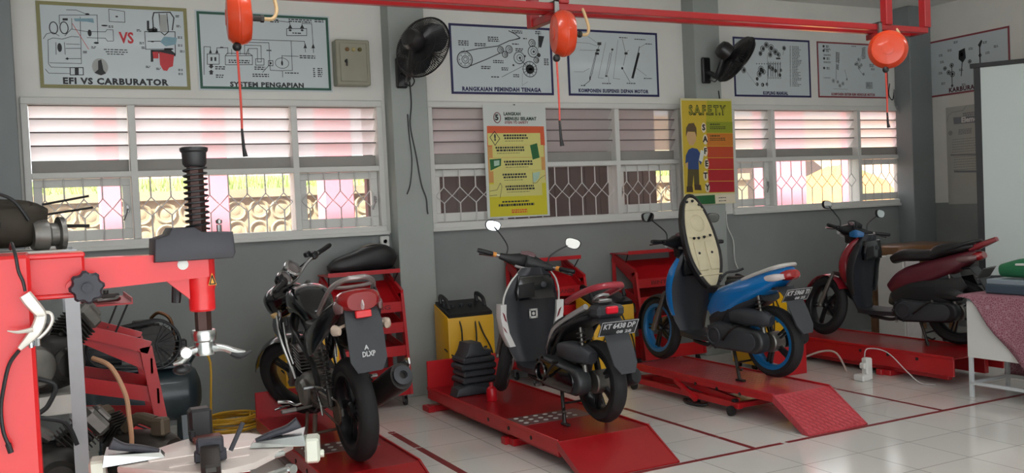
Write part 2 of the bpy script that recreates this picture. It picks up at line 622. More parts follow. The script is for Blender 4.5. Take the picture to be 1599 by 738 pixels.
q = random.Random(3)
for ix in range(46):
    for iz in range(3):
        cx = -2.6+ix*.262+q.uniform(-.01, .01); cz = 1.715-iz*.25+q.uniform(-.01, .01)
        R = .105+q.uniform(-.008, .008)
        rw.tube([(cx+R*math.cos(2*PI*k/16), 11.39, cz+R*math.sin(2*PI*k/16)) for k in range(16)], .02, 5, closed=True)
        rw.ball((cx, 11.42, cz), R*.8, 10, (1, .35, 1))
struct(rw.build('retaining_wall', stone_mat()))
# grass bank above the stone wall
gr = MB()
q = random.Random(5)
gr.prism([(11.93, 1.5), (11.93, 1.94), (14.5, 2.25), (14.5, 1.5)], -6, 9.9, 'X')
for i in range(2600):
    x = q.uniform(-4, 9.5); y = q.uniform(11.96, 13.6); h = q.uniform(.06, .2); zg = 1.93+(y-11.9)*.119
    a = q.uniform(0, PI)
    dx, dy = math.cos(a)*.012, math.sin(a)*.012
    gr._add([(x-dx, y-dy, zg), (x+dx, y+dy, zg), (x+q.uniform(-.05, .05), y+q.uniform(-.05, .05), zg+h)], [[0, 1, 2]])
tag(gr.build('grass_bank', mat('yard_grass', (134, 150, 84), 0.9, 0, 0.35, 6)), 'bright green grass bank above the stone wall outside', 'grass', kind='stuff')
# dark brown sheet wall outside the middle window
db = MB()
x = 2.95
while x < 6.36:
    db.bb(x, x+.19, 9.0, 9.03, -0.1, 3.6, .004); x += .195
db.bb(2.95, 6.47, 9.03, 9.08, -.1, 3.6)
db.bb(2.95, 6.40, 8.05, 9.08, 2.72, 2.78)  # unseen roof slab added to keep skylight off the middle louvres
struct(db.build('shed_wall', mat('dark_brown_boards', (72, 44, 38), 0.6, 0, 0.3, 6)))
# orange earth heap
em = MB()
q = random.Random(9)
rings = []
for j in range(9):
    t = j/8
    ring = []
    for k in range(40):
        a = 2*PI*k/40
        r = (1.55*max(.02, 1-t**2.2)**.6)*(1+.12*math.sin(3*a+1)+.06*q.uniform(-1, 1))
        ring.append((12.6+r*1.45*math.cos(a), 12.1+r*.62*math.sin(a), -0.1+2.15*t**1.1+q.uniform(-.03, .03)))
    rings.append(ring)
em.loft(rings)
tag(em.build('earth_mound', mat('orange_earth', (222, 150, 78), 0.9, 0, 0.3, 4, bump=0.5, bscale=9)), 'orange heap of earth outside the right window', 'earth heap')
struct(MB().bb(10.2, 26, 14.7, 14.9, -0.1, 3.2).build('yard_wall', mat('pale_yard_wall', (220, 184, 150), 0.8, 0, 0.2, 3)))
tag(MB().prism([(11.6, -.1), (11.7, 2.2), (12.1, 2.4), (13.0, 2.35), (13.4, 2.1), (13.5, -.1)], 13.3, 14.1, 'Y', None, .05).build('tarpaulin', mat('dark_tarpaulin', (72, 58, 54), 0.7, 0, 0.3, 5)), 'dark covered pile behind the orange earth heap', 'tarpaulin')

# ------------------------------------------------------------------ red tape lines on the floor
TAPE = mat('worn_red_floor_tape', (126, 34, 36), 0.5, 0, 0.35, 30)
def tape(x0, y0, x1, y1, w, lab, gaps=()):
    mb = MB()
    L = math.hypot(x1-x0, y1-y0)
    u = ((x1-x0)/L, (y1-y0)/L)
    s = 0
    cuts = list(gaps)+[(L, L)]
    for a, b in cuts:
        if a > s:
            mb.bar((x0+u[0]*s, y0+u[1]*s, .0006), (x0+u[0]*a, y0+u[1]*a, .0006), w, .0012)
        s = b
    tag(mb.build('floor_tape', TAPE), lab, 'floor tape', 'red tape lines on the floor')
tape(2.245, 4.64, 2.235, 6.55, .05, 'red tape line between black motorcycle and white-red scooter', ((1.35, 1.37), (1.85, 1.865)))
tape(4.015, 4.66, 4.015, 6.15, .038, 'dark red tape line between white-red scooter and blue scooter', ((.35, .36), (.62, .63)))
tape(5.776, 4.66, 5.776, 6.6, .036, 'dark red tape line between blue scooter and rearmost red motorbike', ((1.0, 1.03),))
tape(0.9, 4.64, 7.2, 4.645, .036, 'long red tape line running along the ramp ends', ((3.34, 3.38),))
# ------------------------------------------------------------------ posters on the walls
import numpy as np
def homog(src, dst):
    A = []; b = []
    for (x, y), (u, v) in zip(src, dst):
        A.append([x, y, 1, 0, 0, 0, -u*x, -u*y]); b.append(u)
        A.append([0, 0, 0, x, y, 1, -v*x, -v*y]); b.append(v)
    h = np.linalg.solve(np.array(A, float), np.array(b, float))
    def f(x, y):
        d = h[6]*x+h[7]*y+1
        return ((h[0]*x+h[1]*y+h[2])/d, (h[3]*x+h[4]*y+h[5])/d)
    return f
class Sheet:
    """a framed sheet; points are given in the reading grid g (four corners) and laid onto the sheet"""
    def __init__(self, name, label, cat, loc, w, h, corners, frame=None, fw_=.022, rz=0, group=None, paper=PAPER, sheet='sheet', inset=0):
        self.o = thing(name, label, cat, loc, rz, group)
        self.w, self.h = w, h
        self.g = homog(corners, [(-w/2, h), (w/2, h), (w/2, 0), (-w/2, 0)])
        MB().bb(-w/2, w/2, -.004, 0, 0, h).build(sheet, paper, self.o)
        if frame:
            m = MB(); i = inset
            m.bb(-w/2+i, w/2-i, -.0075, -.004, i, i+fw_).bb(-w/2+i, w/2-i, -.0075, -.004, h-fw_-i, h-i)
            m.bb(-w/2+i, -w/2+fw_+i, -.0075, -.004, i+fw_, h-fw_-i).bb(w/2-fw_-i, w/2-i, -.0075, -.004, i+fw_, h-fw_-i)
            m.build('border', frame, self.o)
        self.k = h/abs(corners[3][1]-corners[0][1])
    def pts(self, L):
        return [self.g(*p) for p in L]
def P2(sh, ink):
    k = sh.k
    class Q:
        def line(s, L, w=4, closed=False): ink.line(sh.pts(L), w*k, closed); return s
        def poly(s, L): ink.poly(sh.pts(L)); return s
        def rect(s, x0, y0, x1, y1, w=4): ink.line(sh.pts([(x0, y0), (x1, y0), (x1, y1), (x0, y1)]), w*k, True); return s
        def fill(s, x0, y0, x1, y1): ink.poly(sh.pts([(x0, y0), (x1, y0), (x1, y1), (x0, y1)])); return s
        def circ(s, x, y, r, w=4, ry=None):
            c = sh.g(x, y); ink.circ(c[0], c[1], r*k, w*k, 20, (ry or r)*k); return s
        def disc(s, x, y, r, ry=None):
            c = sh.g(x, y); ink.disc(c[0], c[1], r*k, 18, (ry or r)*k); return s
        def words(s, x, y, w, rows=1, h=9, gap=16, seed=1):
            c = sh.g(x, y); ink.words(c[0], c[1], w*k, rows, h*k, gap*k, seed); return s
        def text(s, body, x, y, size, **kw):
            c = sh.g(x, y)
            if 'width' in kw: kw['width'] *= k
            ink.text(body, c[0], c[1], size*k, **kw); return s
    return Q()
NAVY = mat('navy_border', (36, 36, 84), 0.5, 0, 0.1, 20)
OLIVE = mat('olive_border', (138, 134, 88), 0.5, 0, 0.1, 20)
GREENB = mat('dark_green_border', (34, 86, 70), 0.5, 0, 0.1, 20)
MAROON = mat('maroon_border', (140, 62, 70), 0.5, 0, 0.1, 20)
REDINK = mat('red_ink', (200, 50, 58), 0.5, 0, 0.1, 20)
GREY = mat('grey_ink', (120, 124, 130), 0.6, 0, 0.15, 50)
BLUEINK = mat('pale_blue_ink', (130, 165, 180), 0.6, 0, 0.15, 50)
PY = WALL_Y-.003
ZP, HP = 2.655, .638

# 1. EFI VS CARBURATOR
s = Sheet('wall_poster', 'olive bordered engine diagram poster reading EFI VS CARBURATOR', 'poster', (.616, PY, ZP), 1.072, .645, [(30, 25), (1185, 90), (1210, 705), (55, 680)], OLIVE, .026, group=None)
k = Ink(); q = P2(s, k)
for L in ([(85, 310), (110, 275), (160, 262), (205, 290)], [(120, 320), (120, 500), (140, 525), (290, 530)], [(95, 540), (120, 570), (280, 575)], [(120, 320), (160, 305), (230, 315), (300, 295), (360, 300)],
          [(180, 340), (180, 430)], [(245, 340), (250, 430)], [(370, 150), (372, 500), (130, 492)], [(210, 200), (210, 135), (500, 135), (502, 345), (470, 345)], [(305, 160), (305, 240), (420, 260), (560, 262)], [(300, 240), (250, 290)],
          [(420, 305), (560, 310), (575, 332), (620, 332)], [(560, 262), (575, 245), (620, 248), (622, 330)], [(360, 355), (260, 352)], [(370, 385), (255, 385)], [(370, 462), (250, 462)], [(265, 95), (340, 97), (410, 125), (440, 128)], [(590, 92), (710, 110), (712, 192), (592, 185)], [(592, 185), (590, 92)]):
    q.line(L, 4)
q.circ(165, 230, 28, 7, 45).circ(245, 230, 28, 7, 45).disc(208, 378, 16, 34).disc(265, 462, 9).disc(425, 128, 16, 7).disc(440, 270, 14, 26).disc(650, 148, 10, 6)
q.rect(285, 530, 385, 585, 6).fill(320, 532, 350, 584).fill(235, 158, 275, 175).disc(555, 215, 24, 6).disc(490, 345, 18, 8)
for y, a, b in ((390, 545, 720), (408, 560, 720), (425, 570, 690)): q.words(a, y, b-a, 1, 7, 12, y)
for x, y in ((385, 405), (450, 370), (585, 215), (800, 245), (820, 340), (835, 375), (1100, 140), (1105, 215), (1115, 300), (1115, 360), (1130, 405), (865, 520), (945, 535), (1115, 545), (1115, 575)): q.words(x, y, 34, 2, 6, 10, x)
q.line([(930, 250), (925, 160), (935, 120), (1060, 118), (1088, 160), (1075, 250)], 9).line([(975, 130), (985, 265), (1015, 290), (1045, 265), (1035, 130)], 7)
q.line([(862, 262), (1095, 265), (1095, 440)], 6).line([(862, 262), (868, 395), (1080, 395)], 5).fill(880, 180, 898, 255).fill(890, 240, 960, 268).circ(935, 245, 14, 6)
q.line([(885, 335), (985, 335)], 6).disc(920, 337, 14, 6).fill(905, 400, 925, 490).fill(1010, 388, 1075, 402).poly([(910, 400), (1060, 400), (1095, 430), (1095, 450), (920, 420)])
q.text('EFI VS CARBURATOR', 638, 640, 66, bold=.05, width=765)
k.build('diagram', INK, s.o)
k = Ink(-.0052); q = P2(s, k); q.text('VS', 722, 312, 118, bold=.03, width=108); k.line(s.pts([(310, 200), (430, 392)]), .004)
q.poly([(970, 415), (1085, 440), (1075, 525), (1045, 535), (1030, 560), (1000, 555), (975, 510)]).poly([(920, 415), (965, 415), (965, 465), (925, 465)]); k.build('red_marks', REDINK, s.o)
k = Ink(-.005); q = P2(s, k); q.poly([(980, 340), (1010, 300), (1110, 310), (1100, 360), (1020, 375)]).poly([(320, 160), (470, 160), (475, 195), (420, 185), (330, 182)]); k.build('blue_marks', BLUEINK, s.o)
k = Ink(-.0048); q = P2(s, k); q.disc(515, 525, 58, 66).fill(980, 135, 1035, 265); k.build('grey_marks', mat('pale_grey_ink', (165, 168, 166), .6), s.o)
k = Ink(-.0054); q = P2(s, k); q.poly([(500, 480), (525, 470), (540, 550), (560, 575), (520, 590), (470, 570), (500, 545)]); k.build('carburettor_print', INK, s.o)

# 2. SYSTEM PENGAPIAN
s = Sheet('wall_poster', 'green bordered wiring diagram poster reading SYSTEM PENGAPIAN', 'poster', (1.762, PY, ZP), 1.095, .64, [(35, 40), (1085, 95), (1110, 690), (65, 665)], GREENB, .02, inset=.012)
k = Ink(); q = P2(s, k)
for L in ([(105, 545), (105, 328), (155, 330), (155, 380)], [(290, 385), (290, 338), (205, 338), (205, 380)], [(385, 390), (385, 295), (610, 300), (615, 450), (620, 515), (715, 520), (715, 570)], [(420, 390), (420, 318), (548, 322), (550, 450), (520, 450), (520, 345), (450, 345), (450, 390)],
          [(350, 270), (890, 290), (893, 320)], [(785, 290), (792, 518), (720, 518)], [(712, 400), (712, 470)], [(712, 402), (840, 408)], [(480, 105), (775, 140), (778, 180)], [(870, 180), (872, 150), (948, 152), (958, 330), (960, 380)], [(895, 350), (897, 375)], [(610, 475), (560, 530)], [(320, 390), (320, 350)], [(430, 395), (450, 345)]):
    q.line(L, 4.5)
q.rect(270, 400, 480, 470, 5).rect(130, 385, 222, 465, 5).rect(505, 425, 570, 475, 5).rect(750, 190, 908, 245, 5).circ(712, 460, 55, 4, 42).disc(712, 460, 8, 20).rect(605, 440, 640, 480, 5).disc(622, 460, 9)
q.line([(270, 400), (285, 380), (460, 385), (480, 400)], 5)
for x in (155, 205): q.poly([(x-12, 380), (x+12, 380), (x, 345)])
q.poly([(148, 465), (172, 465), (172, 480), (182, 480), (160, 500), (138, 480), (148, 480)]).poly([(148, 545), (172, 545), (172, 525), (182, 525), (160, 508), (138, 525), (148, 525)])
for x in (778, 872): q.poly([(x-18, 190), (x+18, 190), (x, 155)]).disc(x, 203, 12, 8)
for x in (895, 958): q.poly([(x-14, 345), (x+14, 345), (x, 305)])
q.fill(155, 410, 170, 440).fill(185, 410, 200, 440)
for x, y, w, r in ((190, 480, 80, 2), (195, 545, 60, 2), (295, 430, 165, 2), (495, 485, 85, 2), (480, 540, 130, 2), (735, 532, 110, 1), (850, 398, 130, 2), (765, 112, 190, 2), (970, 115, 75, 2), (795, 220, 70, 1), (230, 330, 30, 1), (590, 355, 40, 1), (990, 500, 40, 5), (955, 500, 16, 5), (620, 115, 70, 2)):
    q.words(x, y, w, r, 9, 16, x+y)
q.text('SYSTEM PENGAPIAN', 598, 630, 50, bold=.05, width=590)
k.build('diagram', INK, s.o)

# 3. RANGKAIAN PEMINDAH TENAGA
s = Sheet('wall_poster', 'navy bordered drive chain diagram poster reading RANGKAIAN PEMINDAH TENAGA', 'poster', (3.942, PY, ZP), 1.062, .637, [(62, 60), (962, 105), (1000, 695), (95, 690)], NAVY, .021)
k = Ink(); q = P2(s, k)
q.circ(210, 382, 74, 9, 74).circ(215, 382, 34, 6).circ(215, 380, 18, 5).circ(210, 382, 60, 3)
q.line([(175, 318), (330, 285), (500, 262), (600, 215), (690, 195)], 8).line([(255, 440), (400, 380), (520, 325)], 8)
q.line([(595, 128), (650, 155), (695, 190), (660, 200)], 8)
for x, y, r in ((525, 295, 30), (600, 290, 34), (565, 335, 28), (690, 365, 55), (785, 465, 72), (810, 310, 52), (800, 235, 34), (840, 385, 26)):
    q.circ(x, y, r, 7).circ(x+4, y, r*.55, 5).disc(x+6, y, r*.22)
q.disc(785, 465, 44).poly([(855, 170), (905, 175), (880, 275), (860, 270)]).disc(740, 350, 10).disc(640, 430, 10).disc(860, 340, 20).line([(700, 380), (760, 440)], 7).line([(855, 150), (855, 280)], 5).line([(540, 535), (720, 440)], 4).line([(720, 500), (720, 610), (770, 575)], 2).line([(200, 280), (205, 305)], 3)
for a in range(12):
    q.line([(785, 465), (785+66*math.cos(a*PI/6), 465+66*math.sin(a*PI/6))], 4)
for a in range(8):
    q.disc(212+48*math.cos(a*PI/4), 382+48*math.sin(a*PI/4), 5)
for x, y, w, r in ((150, 212, 100, 3), (410, 178, 115, 3), (295, 235, 115, 2), (620, 122, 110, 2), (460, 385, 105, 2), (355, 438, 95, 2), (535, 450, 70, 2), (445, 530, 90, 1), (640, 510, 60, 2), (720, 190, 40, 1), (655, 280, 80, 2), (825, 130, 60, 2), (905, 370, 50, 4), (625, 238, 70, 1)):
    q.words(x, y, w, r, 10, 17, x+y)
k.build('diagram', INK, s.o)
k = Ink(); q = P2(s, k); q.text('RANGKAIAN PEMINDAH TENAGA', 545, 648, 50, bold=.055, width=810); k.build('title', NAVY, s.o)

# 4. KOMPONEN SUSPENSI DEPAN MOTOR
s = Sheet('wall_poster', 'navy bordered fork diagram poster reading KOMPONEN SUSPENSI DEPAN MOTOR', 'poster', (5.17, PY, ZP), 1.062, .643, [(72, 83), (893, 113), (915, 672), (103, 667)], NAVY, .021)
k = Ink(); q = P2(s, k)
q.line([(378, 205), (350, 290), (330, 380), (310, 470), (285, 540), (240, 575)], 5).line([(345, 280), (305, 440), (290, 500)], 5).line([(490, 255), (465, 400), (440, 490)], 4).line([(470, 290), (430, 490)], 4)
q.line([(580, 170), (612, 300), (590, 400)], 4).line([(580, 425), (650, 545)], 4).line([(735, 235), (680, 500)], 7).poly([(720, 285), (740, 290), (682, 515), (662, 510)])
q.fill(355, 200, 390, 225).fill(345, 260, 375, 280).fill(335, 290, 370, 310).fill(600, 285, 628, 305).disc(580, 425, 12).disc(437, 495, 14, 7).disc(490, 262, 12, 10).fill(285, 500, 297, 530)
for L in ([(165, 205), (280, 210), (355, 235)], [(195, 270), (345, 272)], [(150, 460), (230, 460), (285, 430)], [(455, 500), (462, 560)], [(710, 425), (800, 490)], [(740, 240), (790, 210)], [(270, 150), (350, 205)], [(610, 290), (640, 265)], [(430, 200), (365, 510), (415, 515)], [(540, 180), (500, 515), (560, 520)]): q.line(L, 2.5)
for x, y, w in ((550, 152, 90), (690, 165, 120), (790, 205, 70), (400, 555, 100), (620, 552, 95), (775, 508, 90), (210, 575, 50), (170, 140, 35)): q.words(x, y, w, 1, 8, 14, x)
k.build('diagram', INK, s.o)
k = Ink(); q = P2(s, k); q.text('KOMPONEN SUSPENSI DEPAN MOTOR', 507, 626, 42, bold=.055, width=745); k.build('title', NAVY, s.o)

# 5. KOPLING MANUAL
s = Sheet('wall_poster', 'navy bordered parts list poster reading KOPLING MANUAL', 'poster', (7.222, PY, 2.672), 1.085, .632, [(80, 72), (795, 108), (808, 636), (103, 628)], NAVY, .02)
k = Ink(); q = P2(s, k)
r2 = random.Random(11)
for x, y, r in ((395, 150, 26), (440, 180, 34), (360, 185, 26), (480, 215, 28), (340, 230, 20), (430, 240, 24), (510, 240, 20), (560, 180, 20), (345, 380, 34), (330, 420, 28), (370, 400, 22), (310, 465, 14), (425, 355, 18), (450, 370, 18), (480, 390, 16), (400, 515, 12), (360, 520, 16), (310, 515, 14), (520, 430, 14), (185, 385, 26), (530, 385, 12)):
    q.circ(x, y, r, 5).disc(x+r2.uniform(-6, 6), y, r*.6).circ(x, y, r*.7, 3)
for x in range(415, 545, 22): q.line([(x, 310), (x+r2.uniform(-5, 5), 440)], 7).circ(x, 455, 8, 3)
q.line([(405, 250), (405, 540)], 3).line([(210, 400), (300, 520)], 2).fill(485, 268, 525, 284).line([(555, 210), (550, 240)], 4)
for x in range(300, 540, 24): q.fill(x, 322, x+10, 330)
for i in range(27): q.words(612, 162+i*14, 16, 1, 6, 9, i); q.words(635, 162+i*14, 60+60*r2.random(), 1, 6, 9, i+50)
k.build('diagram', INK, s.o)
k = Ink(); q = P2(s, k); q.text('KOPLING MANUAL', 480, 598, 42, bold=.055, width=312); k.build('title', NAVY, s.o)

# 6. KOMPONEN SISTEM REM...
s = Sheet('wall_poster', 'maroon bordered diagram poster partly behind the round orange hose reel', 'poster', (8.424, PY, 2.676), 1.10, .624, [(865, 112), (1518, 140), (1526, 638), (882, 635)], MAROON, .017)
k = Ink(); q = P2(s, k)
for x, y in ((930, 158), (930, 200), (935, 272), (935, 362)): q.disc(x, y, 14, 12).words(x+22, y-8, 36, 2, 7, 12, y); 
for y in (178, 232, 300, 450): q.words(930, y, 90, 2 if y < 400 else 1, 5, 9, y)
q.line([(1050, 210), (1045, 470)], 4).line([(1075, 215), (1065, 380)], 4).line([(1125, 375), (1148, 460)], 3)
for y in range(215, 300, 14): q.line([(1045, y), (1075, y+8)], 6)
for y in range(330, 375, 12): q.line([(1048, y), (1066, y+6)], 6)
for y in range(175, 280, 14): q.line([(1288, y), (1318, y-10)], 6)
for x, y, r in ((1255, 280, 14), (1240, 320, 18), (1262, 350, 16), (1225, 325, 10), (1300, 415, 10), (1020, 480, 16), (1060, 490, 12), (1080, 525, 14), (1108, 505, 14), (1145, 465, 8), (1280, 330, 12)): q.circ(x, y, r, 4).disc(x, y, r*.5)
q.line([(1020, 555), (1150, 557)], 2).line([(1300, 180), (1250, 360), (1300, 430)], 3)
for x, y, w, r in ((1355, 320, 60, 3), (1370, 360, 50, 2), (1320, 490, 90, 6), (1330, 500, 40, 3), (1190, 152, 60, 1)): q.words(x, y, w, r, 6, 11, x)
k.build('diagram', INK, s.o)
k = Ink(); q = P2(s, k); q.text('KOMPONEN SISTEM REM HIDROLIK MOTOR', 1205, 606, 32, bold=.05, width=575); k.build('title', MAROON, s.o)

# 7. KARBURATOR on the right wall, partly behind the screen
s = Sheet('wall_poster', 'maroon bordered carburettor diagram poster on the right wall, reading KARBURATOR', 'poster', (XR-.003, 7.15, 2.665), 1.06, .648, [(15, 140), (285, 82), (299, 255), (22, 315)], MAROON, .02, rz=-PI/2)
k = Ink(); q = P2(s, k)
q.poly([(128, 160), (148, 150), (152, 180), (142, 195), (128, 185)]).line([(140, 195), (138, 235)], 3).line([(196, 148), (200, 205)], 4).poly([(190, 140), (200, 124), (204, 128), (197, 150)]).line([(105, 205), (108, 265)], 2.5)
for x, y, r in ((105, 205, 6), (108, 232, 8), (95, 228, 6), (82, 216, 5), (138, 170, 10), (198, 170, 4), (165, 190, 5), (108, 268, 3)): q.circ(x, y, r, 2).disc(x, y, r*.6)
for x, y in ((110, 133), (90, 158), (60, 175), (65, 195), (60, 230), (130, 215), (160, 150), (165, 200), (70, 262), (205, 130), (215, 160), (140, 260), (230, 190), (240, 140)): q.words(x, y, 14, 2, 2, 4, x)
k.build('diagram', INK, s.o)
k = Ink(); q = P2(s, k); q.text('KARBURATOR', 159, 271, 19, bold=.04, width=130); k.build('title', mat('dark_maroon_ink', (80, 34, 50), .6), s.o)

# 8. grey chart on the right wall
s = Sheet('wall_chart', 'pale grey paper chart on the right wall headed Elemen, half behind the screen', 'chart', (XR-.003, 7.06, 1.41), .76, 1.115, [(30, 75), (300, 45), (315, 675), (58, 690)], None, rz=-PI/2, paper=mat('grey_chart_paper', (176, 178, 172), .5, 0, .06, 4))
k = Ink(); q = P2(s, k)
q.poly([(66, 142), (290, 128), (292, 172), (70, 187)]); q.line([(38, 168), (44, 128), (60, 108), (110, 98), (125, 68)], 2.5).fill(78, 482, 290, 494).circ(56, 243, 12, 4).disc(56, 243, 6)
q.words(110, 115, 150, 2, 8, 12, 3).fill(228, 228, 290, 268)
for y in range(222, 250, 9): q.words(92, y, 96, 1, 5, 8, y)
for y in range(285, 480, 16): q.words(66 if y < 380 else 76, y, 170, 1, 3, 8, y)
q.fill(60, 380, 175, 388)
k.build('diagram', GREY, s.o)
k = Ink(-.0052); q = P2(s, k); q.text('Elemen', 146, 158, 46, bold=.03, width=132); k.build('heading', WHITE, s.o)

# 9. LANGKAH MENUJU SELAMAT banner
s = Sheet('safety_banner', 'tall hanging paper banner reading LANGKAH MENUJU SELAMAT in the middle window', 'banner', (4.02, 7.80, 1.51), .655, 1.045, [(42, 40), (408, 25), (440, 692), (80, 708)], None, paper=mat('banner_white_paper', (206, 212, 208), .35, 0, .03, 4, coat=.2))
LY = mat('pale_yellow_print', (214, 208, 124), .5, 0, .05, 6); ORP = mat('orange_print', (216, 92, 50), .5, 0, .08, 6); OCH = mat('ochre_print', (206, 150, 84), .5); YEL = mat('lemon_print', (208, 198, 40), .5, 0, .06, 6); GRP = mat('dark_green_print', (32, 100, 52), .5); GRT = mat('deep_green_ink', (38, 62, 52), .5)
k = Ink(-.0044); P2(s, k).poly([(68, 165), (400, 155), (408, 270), (72, 285)]); k.build('orange_panel', ORP, s.o)
k = Ink(-.0044); P2(s, k).poly([(72, 285), (405, 270), (415, 480), (84, 500)]); k.build('ochre_panel', OCH, s.o)
k = Ink(-.0044); P2(s, k).poly([(84, 500), (415, 480), (426, 684), (94, 698)]); k.build('yellow_panel', YEL, s.o)
k = Ink(-.005); q = P2(s, k)
for x0, y0, x1, y1 in ((72, 208, 378, 280), (100, 280, 398, 352), (85, 355, 385, 432), (108, 430, 408, 508), (88, 508, 390, 582)):
    q.poly([(x0, y0), (x1, y0-12), (x1+4, y1-12), (x0+4, y1)])
k.build('step_panels', LY, s.o)
k = Ink(-.0056); q = P2(s, k)
q.text('LANGKAH', 212, 88, 26, bold=.05, width=112).text('MENUJU SELAMAT', 262, 115, 26, bold=.05, width=212); k.build('title', GRT, s.o)
k = Ink(-.0056); q = P2(s, k); q.text('STEPS TO SAFETY', 238, 139, 19, bold=.03, width=158).circ(126, 114, 22, 5, 30); k.build('subtitle', MAROON, s.o)
k = Ink(-.0056); q = P2(s, k)
q.text('5', 124, 114, 46, bold=.05)
for i, (x, y, w) in enumerate(((162, 216, 160), (118, 290, 188), (168, 372, 190), (160, 448, 155), (178, 518, 190))):
    for dy in (0, 16): q.words(x+(6 if dy else 0), y+dy-3, w, 1, 11, 16, i*7+dy)
    q.words(x+10, y+34, w*.8, 1, 3, 6, i)
q.line([(112, 196), (86, 232), (116, 278), (142, 238)], 4, True).text('!', 115, 234, 50, bold=.05)
q.line([(90, 548), (130, 540), (148, 500), (158, 520), (152, 560), (148, 588)], 2.5).line([(90, 575), (130, 570)], 2.5).line([(335, 435), (338, 500), (360, 495), (380, 470), (408, 450)], 2.5).disc(343, 462, 5)
q.words(160, 606, 180, 1, 9, 14, 5).words(140, 624, 240, 1, 14, 16, 8)
k.build('printed_text', INK, s.o)
k = Ink(-.0058); q = P2(s, k); q.poly([(318, 272), (360, 258), (376, 345), (335, 358)]).poly([(86, 362), (152, 356), (150, 398), (92, 428)]); k.build('green_marks', GRP, s.o)
k = Ink(-.006); q = P2(s, k); q.poly([(110, 370), (142, 366), (142, 395), (112, 402)]).poly([(336, 438), (380, 428), (372, 470), (348, 495), (338, 490)]); k.build('pale_marks', mat('pale_mint_print', (170, 200, 180), .5), s.o)
k = Ink(-.0056); q = P2(s, k); q.words(215, 654, 105, 2, 9, 13, 4); k.build('orange_text', ORP, s.o)
tag(MB().cyl((4.02, 7.795, 2.556), (4.02, 7.83, 2.556), .006).build('banner_pin', BLACK, None), 'tiny black pin holding the top of the paper banner', 'pin')

# 10. S.A.F.E.T.Y banner
s = Sheet('safety_banner', 'tall yellow and red hanging banner reading S.A.F.E.T.Y beside the fan', 'banner', (6.128, 7.635, 1.545), .655, 1.072, [(58, 20), (392, 14), (414, 690), (86, 706)], None, paper=mat('banner_cream_paper', (210, 204, 160), .4, 0, .03, 4))
k = Ink(-.0044); P2(s, k).poly([(66, 34), (388, 28), (408, 622), (88, 634)]); k.build('yellow_panel', mat('mustard_print', (206, 178, 52), .5, 0, .08, 3), s.o)
for i, (y0, y1, c) in enumerate(((165, 240, (140, 150, 30)), (240, 325, (200, 118, 34)), (325, 400, (190, 70, 36)), (400, 475, (186, 46, 40)), (475, 550, (178, 30, 42)), (550, 622, (174, 26, 44)))):
    k = Ink(-.005); P2(s, k).poly([(225+i*3, y0+3), (396+i*2, y0), (398+i*2, y1-3), (228+i*3, y1)]); k.build('colour_band', mat('band_print_%d' % i, c, .5, 0, .08, 4), s.o)
k = Ink(-.005); P2(s, k).poly([(230, 30), (388, 28), (394, 165), (225, 168)]); k.build('olive_band', mat('olive_print', (176, 172, 40), .5), s.o)
k = Ink(-.0052); q = P2(s, k); q.poly([(88, 650), (280, 638), (284, 694), (90, 704)]); k.build('footer_band', GRP, s.o)
k = Ink(-.0056); q = P2(s, k)
q.text('S.A.F.E.T.Y', 232, 96, 84, bold=.055, width=305, space=1.05)
for i, (x, y) in enumerate(((250, 180), (250, 255))):
    q.words(x, y, 80, 1, 9, 12, i).words(x, y+18, 130, 2, 6, 11, i+3)
k.build('title', mat('dark_olive_ink', (62, 66, 22), .5), s.o)
k = Ink(-.0064); q = P2(s, k); q.text('S.A.F.E.T.Y', 232, 96, 82, bold=-.022, width=294, space=1.05); k.build('title_fill', mat('title_yellow', (190, 186, 50), .5), s.o)
k = Ink(-.0056); q = P2(s, k)
for i, (x, y) in enumerate(((209, 207), (219, 283), (220, 360), (228, 440), (221, 517), (233, 592))): q.disc(x, y, 19, 33)
q.poly([(284, 640), (410, 632), (413, 685), (286, 694)])
k.build('letter_ovals', mat('pale_oval_print', (226, 214, 190), .5), s.o)
k = Ink(-.006); q = P2(s, k)
for c_, (x, y) in zip('SAFETY', ((209, 207), (219, 283), (220, 360), (228, 440), (221, 517), (233, 592))): q.text(c_, x, y, 52, bold=.04)
q.words(305, 655, 60, 2, 5, 20, 3)
k.build('letters', INKB, s.o)
# a plain printed workman, in flat colours
for nm, m_, y_, polys in (('workman_trousers', mat('brown_print', (84, 74, 40), .5), -.0054, [[(108, 470), (178, 470), (182, 590), (150, 590), (145, 510), (136, 600), (104, 600)]]),
                      ('workman_boots', mat('boot_print', (70, 52, 34), .5), -.0058, [[(100, 585), (138, 585), (142, 622), (100, 622)], [(148, 572), (190, 575), (196, 610), (152, 608)]]),
                      ('workman_shirt', mat('blue_print', (44, 70, 120), .5), -.0058, [[(112, 350), (135, 338), (168, 345), (205, 400), (190, 450), (176, 420), (178, 476), (108, 476), (108, 430), (92, 440), (94, 390)]]),
                      ('workman_face', mat('skin_print', (206, 168, 120), .5), -.0056, [[(98, 235), (160, 240), (160, 290), (140, 325), (118, 320), (102, 285)], [(94, 440), (112, 432), (112, 465), (96, 465)]]),
                      ('workman_cap', mat('cap_print', (96, 78, 52), .5), -.0062, [[(94, 270), (96, 210), (112, 182), (145, 178), (162, 210), (164, 270), (152, 235), (106, 235)]]),
                      ('workman_clipboard', mat('clip_print', (220, 222, 214), .5), -.0062, [[(190, 350), (214, 360), (200, 430), (178, 418)]])):
    k = Ink(y_); q = P2(s, k)
    for p in polys: q.poly(p)
    k.build(nm, m_, s.o)

